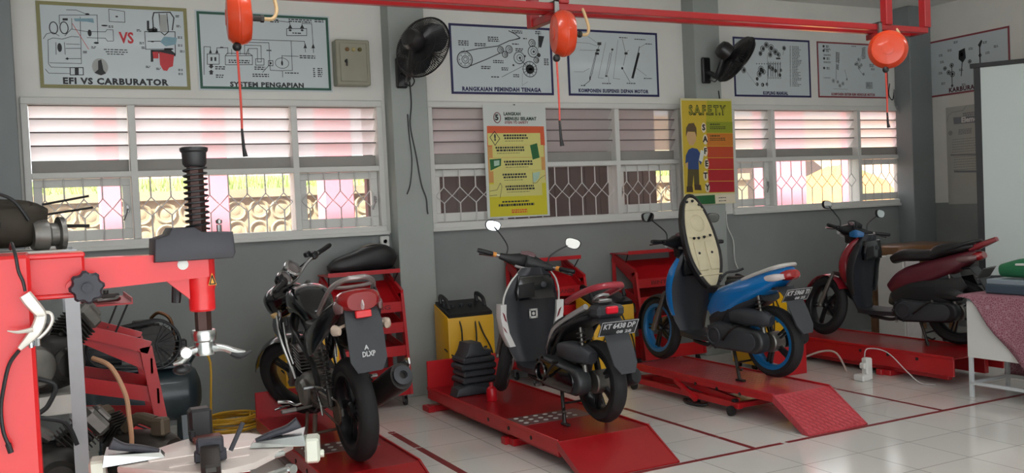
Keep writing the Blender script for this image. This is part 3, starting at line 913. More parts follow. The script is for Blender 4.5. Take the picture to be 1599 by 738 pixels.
# ------------------------------------------------------------------ electrical cabinet, socket, cables
e = thing('electrical_cabinet', 'beige metal electrical cabinet with three buttons beside the green bordered poster', 'electrical cabinet', (2.468, PY, 2.70))
BEI = mat('beige_enamel', (150, 148, 130), .45, 0, .08, 8)
MB().bb(-.148, .148, -.12, 0, 0, .385, .008).build('cabinet_body', BEI, e)
d = MB().bb(-.118, .118, -.132, -.12, .03, .355, .006).build('cabinet_door', BEI, e)
MB().box((-.07, -.138, .20), (.022, .012, .022), .003).box((-.066, -.147, .187), (.014, .008, .06), .003).build('door_latch', BLACK, d)
for i, (x, c) in enumerate(((-.055, (120, 84, 40)), (.0, (176, 160, 110)), (.055, (92, 84, 36)))):
    MB().lathe([(.017, 0), (.017, .012), (.012, .018)], 16, rotm(PI/2, 0, 0, (x, -.132, .30))).build('push_button', mat('button_%d' % i, c, .4), e)
e = thing('wall_socket', 'small white wall socket under the left window sill', 'socket', (2.704, PY, 1.312))
MB().bb(-.042, .042, -.03, 0, 0, .095, .008).build('socket_plate', WHITE, e)
MB().lathe([(.022, 0), (.022, .004), (.017, .004), (.016, -.006)], 16, rotm(PI/2, 0, 0, (0, -.03, .047))).build('socket_face', mat('socket_white', (200, 200, 198), .4), e)
def cord(name, pts, r, m, label, cat='cable', smooth=5):
    return tag(MB().tube(pts, r, 6, smooth).build(name, m), label, cat)
cord('cable', [(2.935, 7.652, 2.80), (2.945, 7.652, 2.55), (2.925, 7.652, 2.35), (2.965, 7.652, 2.1), (3.0, 7.652, 1.85), (3.04, 7.652, 1.72), (3.045, 7.652, 1.62), (3.05, 7.652, 1.58)], .006, BLACK, 'long black cable running down the pillar from the left fan')
cord('cable', [(2.905, 7.652, 2.45), (2.91, 7.652, 2.28), (2.925, 7.652, 2.05), (2.90, 7.652, 1.85), (2.865, 7.652, 1.76)], .005, BLACK, 'short black cable curving on the pillar left of the long one')
cord('cable', [(6.30, 7.643, 2.70), (6.31, 7.643, 2.62)], .006, BLACK, 'short black cable below the right fan', smooth=3)
cord('cable', [(9.06, 7.83, 2.78), (9.05, 7.81, 2.6), (9.12, 7.79, 2.45), (9.2, 7.79, 2.3), (9.22, 7.80, 2.0), (9.19, 7.80, 1.75), (9.22, 7.80, 1.6)], .007, mat('grey_cable', (128, 126, 128), .5), 'thin grey cable hanging down right edge of right window')
cord('cable', [(9.0, 7.84, 2.85), (8.98, 7.84, 2.72), (9.04, 7.84, 2.66), (9.07, 7.84, 2.76)], .006, BLACK, 'short black loop of cable above corner of right window')
cord('cable', [(6.47, 7.80, 1.46), (6.48, 7.80, 1.30), (6.55, 7.80, 1.15), (6.56, 7.80, .95), (6.60, 7.80, .85)], .006, WHITE, 'white cable hanging below the yellow and red safety banner')

# ------------------------------------------------------------------ wall fans
FANB = mat('fan_black', (34, 33, 35), .35, 0, .15, 20, coat=.2)
FANBL = mat('fan_blade_smoke', (46, 48, 56), .25, 0, .1, 10, coat=.3)
def fan(label, base, hub, away, right_, up_, R):
    o = thing('wall_fan', label, 'fan', base, 0, 'black wall fans')
    v = (Vector(hub)-EYE).normalized()
    r = rt - v*rt.dot(v); r.normalize()
    u = r.cross(v)
    nrm = (v*away + r*right_ + u*up_).normalized()
    Q = nrm.to_track_quat('Z', 'Y').to_matrix().to_4x4()
    c = Vector(hub)-Vector(base)
    T = Matrix.Translation(c) @ Q
    def guard(sgn, name, depth):
        g = MB()
        g.tube([(R*math.cos(2*PI*k/40), R*math.sin(2*PI*k/40), 0) for k in range(40)], .007, 6, closed=True, M=T)
        g.tube([(R*.62*math.cos(2*PI*k/32), R*.62*math.sin(2*PI*k/32), sgn*depth*.75) for k in range(32)], .003, 5, closed=True, M=T)
        for k in range(100):
            a = 2*PI*k/100
            g.tube([(x*math.cos(a), x*math.sin(a), sgn*z) for x, z in ((R, 0), (R*.93, depth*.5), (R*.6, depth*.85), (R*.2, depth))], .0032, 4, M=T)
        g.lathe([(.0, sgn*depth*1.05), (R*.26, sgn*depth*1.02), (R*.26, sgn*depth*.92), (0, sgn*depth*.92)], 20, T)
        g.build(name, FANB, o)
    guard(1, 'front_guard', .06); guard(-1, 'rear_guard', .075)
    for k in range(3):
        b = MB()
        a0 = 2*PI*k/3+.3
        rings = []
        for i in range(8):
            t = i/7; rr = R*(.12+.78*t); w = .05+.085*math.sin(PI*min(1, t*.8+.15))
            tw = .55-.25*t
            ca, sa = math.cos(a0+.25*t), math.sin(a0+.25*t)
            ring = []
            for s_, z_ in ((-1, .003), (1, .003), (1, -.003), (-1, -.003)):
                lx = s_*w
                ring.append((rr*ca-lx*math.cos(tw)*sa, rr*sa+lx*math.cos(tw)*ca, lx*math.sin(tw)*.7+z_))
            rings.append(ring)
        b.loft(rings, True, T).build('blade', FANBL, o)
    MB().lathe([(0, .03), (.03, .028), (.045, .01), (.045, -.02), (0, -.02)], 16, T).build('hub', FANB, o)
    MB().lathe([(0, -.07), (.06, -.072), (.085, -.10), (.088, -.17), (.07, -.21), (.03, -.225), (0, -.226)], 20, T).build('motor_housing', FANB, o)
    m = T @ Vector((0, 0, -.15))
    br = MB().bb(-.05, .05, -.045, 0, -.13, .13, .012)
    br.tube([(0, -.04, -.02), (.0, -.12, -.05), (m.x*.6, m.y*.6, -.07), (m.x, m.y, m.z-.02)], .024, 10, 4)
    br.tube([(.02, -.05, -.09), (.06, -.08, -.12), (.09, -.09, -.08), (.07, -.1, -.04)], .006, 6, 4)
    br.build('wall_bracket', FANB, o)
fan('black wall fan on the left pillar, turned to the right', (2.86, 7.66, 2.80), (2.935, 7.30, 2.965), .73, .56, -.39, .262)
fan('black wall fan on the right pillar, seen nearly edge on', (6.135, 7.65, 2.90), (6.30, 7.36, 2.975), .30, .76, -.57, .262)
# ------------------------------------------------------------------ red pipe gantry and hose reels
g = thing('pipe_gantry', 'red square tube gantry hung from the ceiling above the bikes', 'gantry', (3, 4.6, 2.68))
def GB(n, x0, x1, y0, y1, z0, z1):
    MB().bb(x0-3, x1-3, y0-4.6, y1-4.6, z0-2.68, z1-2.68, .004).build(n, RED, g)
ZB = 2.69
GB('beam', -.6, 5.66, 4.58, 4.62, ZB+.01, ZB+.05)
GB('beam', -.6, 5.66, 4.70, 4.74, ZB+.01, ZB+.05)
GB('hanger', 2.675, 2.735, 4.572, 4.628, ZB+.05, CEIL)
GB('hanger', 2.635, 2.695, 4.852, 4.908, ZB-.035, CEIL)
GB('hanger', 5.24, 5.30, 4.572, 4.628, ZB+.05, CEIL)
GB('hanger', 5.62, 5.68, 4.572, 4.628, ZB+.05, CEIL)
GB('crosspiece', 2.645, 2.695, 4.56, 4.87, ZB-.035, ZB+.01)
GB('crosspiece', 5.62, 5.67, 4.62, 4.75, ZB+.01, ZB+.05)
GB('crosspiece', 5.24, 5.29, 4.56, 4.76, ZB-.03, ZB+.01)
def reel(label, x, ang, zend, hose_len, side, dx=0.0, R=.128, W=.115, y=4.505):
    zc = ZB-.135
    o = thing('hose_reel', label, 'hose reel', (x, y, zc), 0, 'orange hose reels on the gantry')
    T = Matrix.Rotation(ang, 4, 'Z') @ Matrix.Rotation(PI/2, 4, 'Y')
    h = W/2
    MB().lathe([(0, -h), (R*.55, -h), (R*.8, -h*.92), (R*.93, -h*.6), (R, -.006), (R*.985, -.003), (R*.985, .003), (R, .006), (R*.93, h*.6), (R*.8, h*.92), (R*.55, h), (0, h)], 40, T).build('reel_case', ORANGE, o)
    for s_ in (-1, 1):
        MB().lathe([(R*.3, s_*h), (R*.3, s_*(h+.003)), (R*.25, s_*(h+.004)), (0, s_*(h+.004))], 24, T).build('reel_cap', ORANGE, o)
    MB().bb(-.012, .012, .0, .075, .085, .112).bb(-.014, .014, .055, .13, .188, .195).bb(-.014, .014, .055, .07, .085, .195).build('hanging_bracket', STEEL, o)
    MB().ball((dx, -.02, -R-.012), .021, 14).build('hose_stop', BLACK, o)
    zz = zend-zc
    MB().tube([(dx, -.02, -R-.02), (dx+.004, -.02, (zz-R)*.5), (dx+.002, -.02, zz+hose_len)], .0055, 8, 6).build('hose', mat('orange_red_hose', (206, 70, 56), .4), o)
    nz = MB().tube([(dx+.002, -.02, zz+hose_len+.03), (dx+.006, -.02, zz+hose_len*.4), (dx+.012, -.02, zz)], [.006, .008, .012], 10)
    nz.build('nozzle', BLACK, o)
    c_ = math.copysign(1, side)
    MB().tube([(c_*.045, .0, .0), (c_*.10, .0, .0)], .014, 10).tube([(c_*.10, 0, 0), (c_*.115, 0, 0)], .018, 6).build('hose_fitting', IRON, o)
    MB().tube([(c_*.11, 0, 0), (c_*.16, .01, .005), (c_*.185, .03, .05), (c_*.18, .06, .13), (c_*.18, .08, .16)], .009, 8, 5).build('inlet_hose', mat('cream_hose', (196, 166, 120), .5), o)
    return o
reel('orange hose reel seen edge on at the left end of the gantry', .895, -.15, 1.905, .10, 1, -.02)
reel('glossy orange hose reel beside the middle gantry hanger', 2.645, -.28, 1.935, .11, 1, -.06)
reel('round orange hose reel facing forward near right end of gantry', 5.165, .72, 2.03, .07, 1, -.05)

# ------------------------------------------------------------------ red tool trolleys
def trolley(label, loc, rz, w=.62, group='red tool trolleys', lettering='BINTANG', TS=1.10):
    """front toward -y, back at y = 0"""
    o = thing('tool_trolley', label, 'tool trolley', loc, rz, group)
    h = w/2
    D0, D1 = -.36, -.48                      # front depth at the top and at the foot
    for s in (-1, 1):
        x = s*(h-.012)
        MB().bar((x, -.012, .10), (x, -.012, 1.06), .024, .036).build('rear_post', REDW, o)
        MB().bar((x, D1, .10), (x, D0, .93), .024, .065, (0, 1, 0)).build('front_post', REDW, o)
        MB().bar((x, -.0, 1.07), (x, D0-.02, .925), .024, .07).build('sloped_rail', REDW, o)
    def tray(z0, z1, yb, yf, lip=.085):
        t = MB()
        t.prism([(yb, z0), (yf, z1), (yf, z1+.004), (yb, z0+.004)], -h+.024, h-.024, 'X')
        for s in (-1, 1):
            t.prism([(yb, z0-.02), (yf, z1-.02), (yf, z1+lip-.02), (yb, z0+lip-.02)], s*(h-.026)-.003, s*(h-.026)+.003, 'X')
        t.prism([(yf-.006, z1-.02), (yf+.006, z1-.02), (yf+.006, z1+lip-.02), (yf-.006, z1+lip-.02)], -h, h, 'X')
        return t.build('tray', REDW, o)
    t1 = tray(1.02, .80, -.01, -.385)
    L = MB(); add_text(L, lettering, 0, .822, .05, -.3935, bold=.03, width=.36); L.build('lettering', mat('trolley_lettering', (120, 22, 26), .5), t1)
    tray(.74, .63, -.01, -.41)
    tray(.50, .44, -.01, -.44)
    MB().bb(-h+.02, h-.02, -.475, -.01, .11, .125).bb(-h, h, -.492, -.48, .10, .22).bb(-h, h, -.02, -.01, .10, .26).build('bottom_box', REDW, o)
    top = MB().bb(-h-.01, h+.01, -.30, .02, TS, TS+.01).bb(-h-.01, h+.01, -.306, -.3, TS, TS+.035)
    top.build('top_shelf', REDW, o)
    for s in (-1, 1):
        MB().tube([(s*h, -.28, TS+.003), (s*(h-.02), -.20, 1.0)], .006, 6).build('shelf_strut', BLACK, o)
        MB().tube([(s*(h-.03), 0.0, TS+.005), (s*(h-.02), -.01, 1.03)], .008, 6).build('shelf_post', REDW, o)
    for sx in (-1, 1):
        for y in (-.42, -.04):
            k = MB().lathe([(.012, -.011), (.034, -.012), (.036, 0), (.034, .012), (.012, .011)], 16, rotm(0, PI/2, 0, (sx*(h-.04), y, .036)))
            kk = k.build('caster', BLACK, o)
            MB().bb(sx*(h-.04)-.018, sx*(h-.04)-.013, y-.015, y+.02, .03, .085).bb(sx*(h-.04)+.013, sx*(h-.04)+.018, y-.015, y+.02, .03, .085).bb(sx*(h-.04)-.02, sx*(h-.04)+.02, y-.02, y+.025, .085, .1).build('caster_fork', STEEL, kk)
    return o
trolley('red stepped tool trolley holding a loose motorcycle seat, behind the black motorcycle', (2.40, 7.80, 0), 0, .60)
trolley('red stepped tool trolley behind the white-red scooter', (4.17, 7.80, 0), 0, .62, lettering='DATA CANDI')
trolley('red stepped tool trolley behind the blue scooter', (5.40, 7.82, 0), 0, .72)
trolley('red tool trolley seen from the side, in front of the air compressor', (.14, 5.82, 0), PI/2, .55, TS=1.175)
MB_j = None
# loose parts on the shelf of the side-on trolley
for i, (x, y, lab) in enumerate(((.20, 5.70, 'small silver metal part at left end of the trolley shelf'), (.30, 5.84, 'small black metal part on middle of the trolley shelf'), (.29, 5.62, 'silver hooked metal part on the trolley shelf'))):
    mm = MB()
    if i == 0:
        mm.lathe([(.0, 0), (.035, 0), (.04, .012), (.03, .03), (.012, .034), (0, .034)], 14, rotm(0, 0, 0, (0, 0, 0))).box((.05, 0, .012), (.05, .02, .02), .004)
    elif i == 1:
        mm.prism([(-.07, -.02), (0, -.035), (.07, -.015), (.06, .02), (-.02, .03), (-.07, .015)], 0, .035, 'Z', None, .006).cyl((0, 0, .03), (0, 0, .055), .014)
    else:
        mm.tube([(-.05, 0, .012), (0, .02, .012), (.04, 0, .014), (.06, -.03, .02), (.05, -.05, .03)], .011, 8, 5)
    o = mm.build('metal_part', (STEEL, IRON, STEEL)[i], None, (x+.03, y, 1.187)); tag(o, lab, 'metal part', 'parts on the trolley shelf')

# a motorcycle seat lying on the first trolley
o = thing('loose_saddle', 'black motorcycle seat lying on top of the trolley beside the pillar', 'seat', (2.44, 7.66, 1.112), 0)
o.scale = (.80, .85, .92)
SEATV = mat('black_seat_vinyl', (30, 29, 31), .42, 0, .15, 20, bump=.05)
MB().sweep([(-.37, 0, .055), (-.28, 0, .075), (-.1, 0, .10), (.08, 0, .13), (.24, 0, .13), (.34, 0, .085)], [(.06, .03), (.09, .07), (.115, .095), (.12, .12), (.115, .115), (.07, .07)], 20, 2.6, smooth=4).build('cushion', SEATV, o)
MB().sweep([(-.34, -.0, .012), (-.1, 0, .012), (.2, 0, .014), (.33, 0, .02)], [(.07, .012), (.11, .012), (.118, .014), (.08, .016)], 14, 3, smooth=3).build('seat_base', BLACK, o)
MB().sweep([(-.05, 0, .212), (.06, 0, .25), (.2, 0, .252)], [(.006, .004), (.05, .005), (.05, .004)], 10, 2.4, smooth=3).build('seat_patch', mat('olive_brown_vinyl', (98, 86, 66), .4), o)

# ------------------------------------------------------------------ yellow battery chargers against the wall
def charger(label, x, y, lettering='', rz=0.0):
    o = thing('battery_charger', label, 'battery charger', (x, y, 0), rz, 'yellow battery chargers')
    w, d, h = .215, .30, .80
    MB().prism([(-d/2, .05), (d/2, .05), (d/2, h), (-d/2+.02, h-.09), (-d/2, h-.12)], -w, w, 'X', None, .012).build('cabinet', YELLOW, o)
    MB().prism([(-d/2+.01, h-.10), (d/2-.01, h-.01), (d/2-.01, h+.02), (-d/2+.005, h-.07)], -w+.01, w-.01, 'X', None, .006).build('control_panel', BLACK, o)
    for s in (-1, 1):
        MB().tube([(s*.17, d/2-.06, h), (s*.17, d/2-.05, h+.07), (s*.17, -.03, h+.04), (s*.17, -.07, h-.03)], .017, 8, 4).build('handle', BLACK, o)
    for k_ in range(3):
        MB().lathe([(.018, 0), (.016, .02), (0, .022)], 14, rotm(.3, 0, 0, (-.1+k_*.08, .0, h-.02))).build('knob', DARK, o)
    c_ = MB().tube([(-.11, -d/2+.02, h-.10), (-.10, -d/2-.02, h-.20), (-.11, -d/2-.025, h-.35), (-.17, -d/2-.02, h-.42), (-.23, -d/2+.06, h-.36)], .007, 6, 5)
    c_.build('cable', BLACK, o)
    MB().tube([(.04, -d/2+.02, h-.10), (.035, -d/2-.02, h-.25), (.02, -d/2-.022, h-.5), (.01, -d/2-.02, h-.72)], .007, 6, 5).build('cable', BLACK, o)
    MB().tube([(.06, -d/2+.02, h-.10), (.10, -d/2-.02, h-.25), (.17, -d/2-.022, h-.40), (.2, -d/2-.02, h-.6)], .007, 6, 5).build('cable', BLACK, o)
    L = Ink(-d/2-.0015)
    for i in range(5): L.fill(-.06+i*.042, -.03+i*.042, h-.38, h-.362)
    L.build('lettering', INK, o)
    for sx in (-1, 1):
        for sy in (-1, 1):
            MB().lathe([(.01, -.012), (.03, -.012), (.03, .012), (.01, .012)], 12, rotm(0, PI/2, 0, (sx*.17, sy*.11, .03))).bb(sx*.17-.016, sx*.17+.016, sy*.11-.014, sy*.11+.014, .03, .055).build('wheel', BLACK, o)
    return o
charger('yellow battery charger with black cables beside the pillar', 3.235, 7.40)
charger('yellow battery charger behind rear wheel of the white-red scooter', 4.49, 7.12)
charger('yellow battery charger behind rear wheel of the blue scooter', 6.03, 6.85)
charger('yellow battery charger behind front wheel of the black motorcycle', 1.84, 7.30)

# ------------------------------------------------------------------ air compressor and its hose
CMP = mat('dark_teal_tank_paint', (38, 52, 58), .32, 0, .12, 9, coat=.2)
o = thing('air_compressor', 'dark green air compressor with belt guard in the left corner', 'air compressor', (.58, 7.0, 0))
T = rotm(0, PI/2, 0, (0, 0, .41))
MB().lathe([(0, -.40), (.09, -.395), (.155, -.37), (.19, -.32), (.195, -.29), (.195, .29), (.19, .32), (.155, .37), (.09, .395), (0, .40)], 32, T).build('tank', CMP, o)
for x in (-.25, .27):
    for s in (-1, 1):
        MB().bar((x, s*.12, .28), (x, s*.17, .03), .05, .012, (0, 1, 0)).bb(x-.03, x+.03, s*.17-.03, s*.17+.03, .0, .03, .004).build('foot', CMP, o)
MB().bb(-.36, .33, -.14, .14, .60, .625, .006).build('deck_plate', CMP, o)
pg = MB().bb(-.03, .13, -.02, .14, .625, .74, .02)
for i in range(7): pg.bb(-.05, .15, .0, .16, .745+i*.025, .757+i*.025, .003)
pg.bb(-.02, .12, .02, .14, .74, .93, .01)
pg.build('pump', IRON, o)
MB().lathe([(0, -.13), (.08, -.13), (.085, -.1), (.085, .1), (.08, .13), (0, .13)], 20, rotm(0, PI/2, 0, (-.24, .05, .715))).build('motor', DARK, o)
gd = MB()
pts = []
for k in range(24):
    a = PI/2+PI*k/23; pts.append((-.22+.11*math.cos(a), .78+.12*math.sin(a)))
for k in range(24):
    a = -PI/2+PI*k/23; pts.append((.10+.16*math.cos(a), .78+.165*math.sin(a)))
gd.tube([(x, -.10, z) for x, z in pts], .010, 6, closed=True)
gd.tube([(x, -.16, z) for x, z in pts], .010, 6, closed=True)
for i in range(0, 48, 2): gd.tube([(pts[i][0], -.10, pts[i][1]), (pts[i][0], -.16, pts[i][1])], .004, 4)
for i in range(26, 46, 2): gd.tube([(pts[i][0], -.163, pts[i][1]), (.10, -.163, .78)], .004, 4)
for i in range(2, 24, 3): gd.tube([(pts[i][0], -.163, pts[i][1]), (pts[47-i][0], -.163, pts[47-i][1])], .003, 4)
gd.build('belt_guard', BLACK, o)
MB().lathe([(.03, -.015), (.13, -.018), (.135, 0), (.13, .018), (.03, .015)], 24, rotm(PI/2, 0, 0, (.10, -.13, .78))).build('flywheel', IRON, o)
MB().tube([(.10, .06, .94), (.15, .02, .98), (.22, .0, .93), (.24, 0, .80), (.24, 0, .62)], .012, 8, 5).build('copper_pipe', mat('dark_copper', (110, 76, 52), .4, .8), o)
MB().bb(.25, .32, -.04, .04, .66, .78, .008).cyl((.285, 0, .60), (.285, 0, .66), .014).cyl((.285, -.04, .72), (.285, -.075, .72), .03).cyl((.32, 0, .68), (.37, 0, .68), .012).build('pressure_switch', BLACK, o)
MB().tube([(.26, -.06, .62), (.30, -.08, .70)], .01, 6).tube([(.32, -.06, .60), (.36, -.09, .67)], .01, 6).build('tank_handle', CMP, o)
HOSE = mat('yellow_air_hose', (216, 168, 46), .4, 0, .12, 20)
h = [(.95, 6.97, .68), (1.0, 6.95, .69), (1.05, 6.95, .60), (1.04, 6.95, .35), (1.05, 7.05, .12), (1.12, 7.22, .03)]
q = random.Random(4)
for k in range(9*14):
    a = 2*PI*k/14+.6
    r = .19+.05*math.sin(k*.37)+q.uniform(-.015, .02)
    lay = k//14
    h.append((1.25+r*1.05*math.cos(a)+.03*math.sin(lay*2.1), 7.36+r*.8*math.sin(a)+.02*math.cos(lay*1.7), .014+lay*.013+q.uniform(0, .006)))
tag(MB().tube(h, .0085, 7, 3).build('air_hose', HOSE), 'yellow air hose looped down from compressor into a coil on the floor', 'air hose')

# ------------------------------------------------------------------ engine rack on the left
RACKM = mat('galvanised_rack_post', (176, 178, 182), .4, .25, .08, 15)
o = thing('storage_rack', 'grey metal rack with engines on its shelves behind the tyre changer', 'rack', (-.385, 4.65, 0))
for x in (-.52, .50):
    for y in (-.25, .25):
        MB().bb(x-.027, x+.027, y-.003, y+.003, 0, 1.52).bb(x+(.024 if x > 0 else -.03), x+(.03 if x > 0 else -.024), min(y, y+(.04 if y < 0 else -.04)), max(y, y+(.04 if y < 0 else -.04)), 0, 1.52).build('upright', RACKM, o)
for z in (.36, .86, 1.475):
    MB().bb(-.53, .50, -.246, .246, z+.03, z+.045).bb(-.53, .50, -.252, -.246, z-.035, z+.045).bb(-.53, .50, .246, .252, z-.02, z+.045).build('shelf', mat('white_shelf', (190, 186, 180), .5, 0, .12, 6), o)
MB().bb(.50, 1.0, -.246, .246, .39, .405).bb(.50, 1.0, -.252, -.246, .325, .405).build('shelf_extension', mat('white_shelf', (190, 186, 180), .5), o)
for y in (-.23, .23): MB().bb(.96, 1.0, y-.02, y+.02, 0, .39).build('short_leg', RACKM, o)
def engine(label, loc, rz, seed, s=1.0, mats=None):
    q = random.Random(seed)
    A, B_ = mats or (IRON, ALU)
    o = thing('engine', label, 'engine', loc, rz, 'motorcycle engines on the rack')
    o.scale = (s, s, s)
    MB().sweep([(-.19, 0, .13), (-.12, 0, .135), (.0, 0, .13), (.12, 0, .135), (.17, 0, .13)], [(.07, .09), (.10, .12), (.11, .128), (.10, .115), (.07, .08)], 18, 3.2, smooth=3).build('crankcase', A, o)
    T = rotm(0, 0, 0, (.10, 0, .22)) @ Matrix.Rotation(.9, 4, 'Y')
    cy = MB()
    for i in range(7): cy.box((0, 0, .02+i*.017), (.13, .13, .006), .002, T)
    cy.box((0, 0, .06), (.095, .095, .13), .01, T); cy.build('cylinder', A, o)
    MB().box((0, 0, .165), (.12, .115, .07), .016, T).box((0, 0, .21), (.08, .07, .03), .01, T).cyl(T @ Vector((0, .055, .17)), T @ Vector((0, .075, .17)), .025).build('cylinder_head', B_, o)
    MB().lathe([(.092, 0), (.095, .02), (.08, .045), (.05, .055), (0, .056)], 24, rotm(PI/2, 0, 0, (-.08, -.09, .135))).build('side_cover', B_, o)
    MB().lathe([(.075, 0), (.078, .02), (.06, .04), (0, .042)], 24, rotm(PI/2, 0, 0, (.07, -.095, .125))).build('side_cover', A, o)
    MB().tube([(.06, .03, .27), (-.02, .03, .33), (-.12, .03, .31)], [.028, .03, .034], 10, 4).box((-.15, .03, .29), (.08, .07, .09), .012).build('carburettor', B_, o)
    w = MB()
    for i in range(4):
        a, b, c = q.uniform(-.15, .1), q.uniform(-.09, .09), q.uniform(.2, .26)
        w.tube([(a, b, c), (a+q.uniform(-.1, .1), b-.05, c+q.uniform(.0, .08)), (a+q.uniform(-.16, .16), b-.12, c-.04), (a+q.uniform(-.2, .2), b-.14, .04)], .006, 6, 5)
    w.build('wiring', BLACK, o)
    return o
engine('dark engine with round cover at front of middle rack shelf', (-.02, 4.53, .905), .5, 2, .95)
engine('greasy engine at left of middle rack shelf behind the red column', (-.50, 4.66, .905), .2, 3, .95)
engine('dark engine on bottom rack shelf nearest the grey post', (-.06, 4.56, .405), .1, 4, 1.05)
engine('dark engine at left of bottom rack shelf', (-.56, 4.62, .405), -.2, 6, 1.05)
for args in (((.02, 4.66, .56), 5),):
    pass
# the engine on top of the rack
BROWN = mat('oily_brown_iron', (54, 48, 40), .55, .5, .4, 14, bump=.2)
o = thing('engine', 'rusty brown engine with long studs lying on top of the rack above the red arm', 'engine', (-.10, 4.55, 1.53), .1, 'motorcycle engines on the rack')
MB().sweep([(-.26, 0, .10), (-.2, 0, .105), (-.06, 0, .11), (.06, 0, .105), (.13, 0, .095)], [(.08, .09), (.12, .10), (.125, .105), (.115, .10), (.08, .075)], 18, 3.4, smooth=3).bb(-.2, -.06, -.09, .08, .19, .215, .01).bb(-.05, .08, -.1, .1, .17, .20, .012).build('crankcase', BROWN, o)
MB().lathe([(0, 0), (.06, 0), (.068, .02), (.068, .06), (.05, .07), (.05, .10), (.075, .105), (.075, .125), (.04, .13), (0, .13)], 20, rotm(0, PI/2, .15, (.07, -.08, .055))).build('cylinder_flange', ALU, o)
MB().lathe([(.07, 0), (.075, .02), (.055, .04), (0, .045)], 20, rotm(PI/2, 0, 0, (-.12, -.11, .11))).build('side_cover', IRON, o)
MB().cyl((.12, -.05, .185), (.30, -.10, .215), .005, 8).cyl((.12, .0, .14), (.32, -.06, .165), .005, 8).cyl((.2, -.09, .09), (.29, -.13, .085), .007, 8).build('stud', BLACK, o)
MB().tube([(-.2, -.1, .2), (-.1, -.14, .24), (.0, -.12, .21), (.06, -.12, .12)], .007, 6, 5).build('wiring', BLACK, o)
# loose engines on the floor right of the rack
engine('oily engine at right end of bottom rack shelf between grey post and red trolley', (.375, 4.72, .407), 2.4, 12, .92, (mat('oily_grey_iron', (58, 54, 50), .5, .6, .4, 14, bump=.15), mat('dull_brown_alloy', (96, 84, 70), .55, .5, .3, 14)))
tag(MB().tube([(.19, 4.62, 1.02), (.26, 4.56, .98), (.31, 4.52, .86), (.32, 4.5, .76), (.325, 4.5, .66), (.32, 4.52, .60)], .011, 8, 6).build('rubber_hose', mat('tan_hose', (186, 140, 108), .5)), 'tan rubber hose curving right of the grey rack post', 'hose')
tag(MB().tube([(-.16, 4.36, 1.03), (-.05, 4.34, 1.0), (.03, 4.33, .96), (.0, 4.33, .88), (-.04, 4.33, .84), (.06, 4.33, .80), (.10, 4.34, .70)], .010, 8, 6).build('rubber_hose', BLACK), 'kinked black hose hanging over the edge of the middle rack shelf', 'hose')

o = thing('metal_box', 'low red metal box on the floor behind rear wheel of the blue scooter', 'box', (5.90, 6.42, 0))
MB().bb(-.20, .20, -.10, .10, 0, .30, .008).build('box_body', REDW, o)
MB().bb(-.205, .205, -.105, .105, .30, .36, .008).build('box_lid', REDW, o)
MB().tube([(-.06, -.105, .27), (-.06, -.13, .27), (.06, -.13, .27), (.06, -.105, .27)], .007, 6).build('box_handle', STEEL, o)
# ------------------------------------------------------------------ tyre changer in the left foreground
CRED = mat('tyre_changer_red', (214, 32, 36), 0.34, 0, 0.06, 5, coat=.25)
CHR = mat('worn_bright_steel', (196, 200, 200), .25, 1.0, .12, 18)
PLATE = mat('scuffed_steel_plate', (222, 212, 206), .32, .35, .14, 9, bump=.03)
PALE = mat('pale_zinc_housing', (206, 210, 196), .4, .3, .08, 10)
KNOB = mat('dark_grey_grip', (44, 45, 54), .5, 0, .15, 25, bump=.05)
CX, CY = .385, 2.63
o = thing('tyre_changer', 'red tyre changer with swing arm and silver turntable in the left foreground', 'tyre changer', (CX, CY, 0))
def L(x, y, z): return (x-CX, y-CY, z)
MB().bb(-.36-CX, -.02-CX, -.13, .20, 0, 1.555, .008).build('column', CRED, o)
MB().bb(-.12-CX, .70-CX, -.26, .30, 0, .80, .03).build('cabinet', CRED, o)
MB().cyl((0, 0, .80), (0, 0, .95), .09, 24).build('drive_shaft', IRON, o)
sl = MB()
sl.bb(-.1-CX, .10-CX, -.07, .07, 1.448, 1.548, .006).bb(-.10-CX, .102-CX, -.078, .078, 1.541, 1.553, .003).bb(-.10-CX, .102-CX, -.078, .078, 1.442, 1.453, .003)
sl.build('arm_sleeve', CRED, o)
ar = MB().loft([[(.09-CX, y, z) for y, z in ((-.05, 1.455), (.05, 1.455), (.05, 1.536), (-.05, 1.536))], [(.40-CX, y, z) for y, z in ((-.045, 1.468), (.045, 1.468), (.045, 1.532), (-.045, 1.532))]])
ar.prism([(.285-CX, 1.472), (.352-CX, 1.472), (.352-CX, 1.41)], -.02, .02, 'Y')
ar.build('swing_arm', CRED, o)
vt = MB().lathe([(.030, 1.375), (.034, 1.38), (.034, 1.43), (.037, 1.44), (.038, 1.545), (.03, 1.55)], 24)
vs_ = vt.build('shaft_guide', CRED, o)
tri = Ink(-.0405, 0); tri.poly([(.012, 1.445), (.034, 1.445), (.023, 1.478)]); tri.build('warning_sticker', mat('sticker_yellow', (220, 150, 30), .5), vs_)
tri = Ink(-.0412, 0); tri.line([(.016, 1.448), (.030, 1.448), (.023, 1.470)], .003, True); tri.build('warning_sign', INKB, vs_)
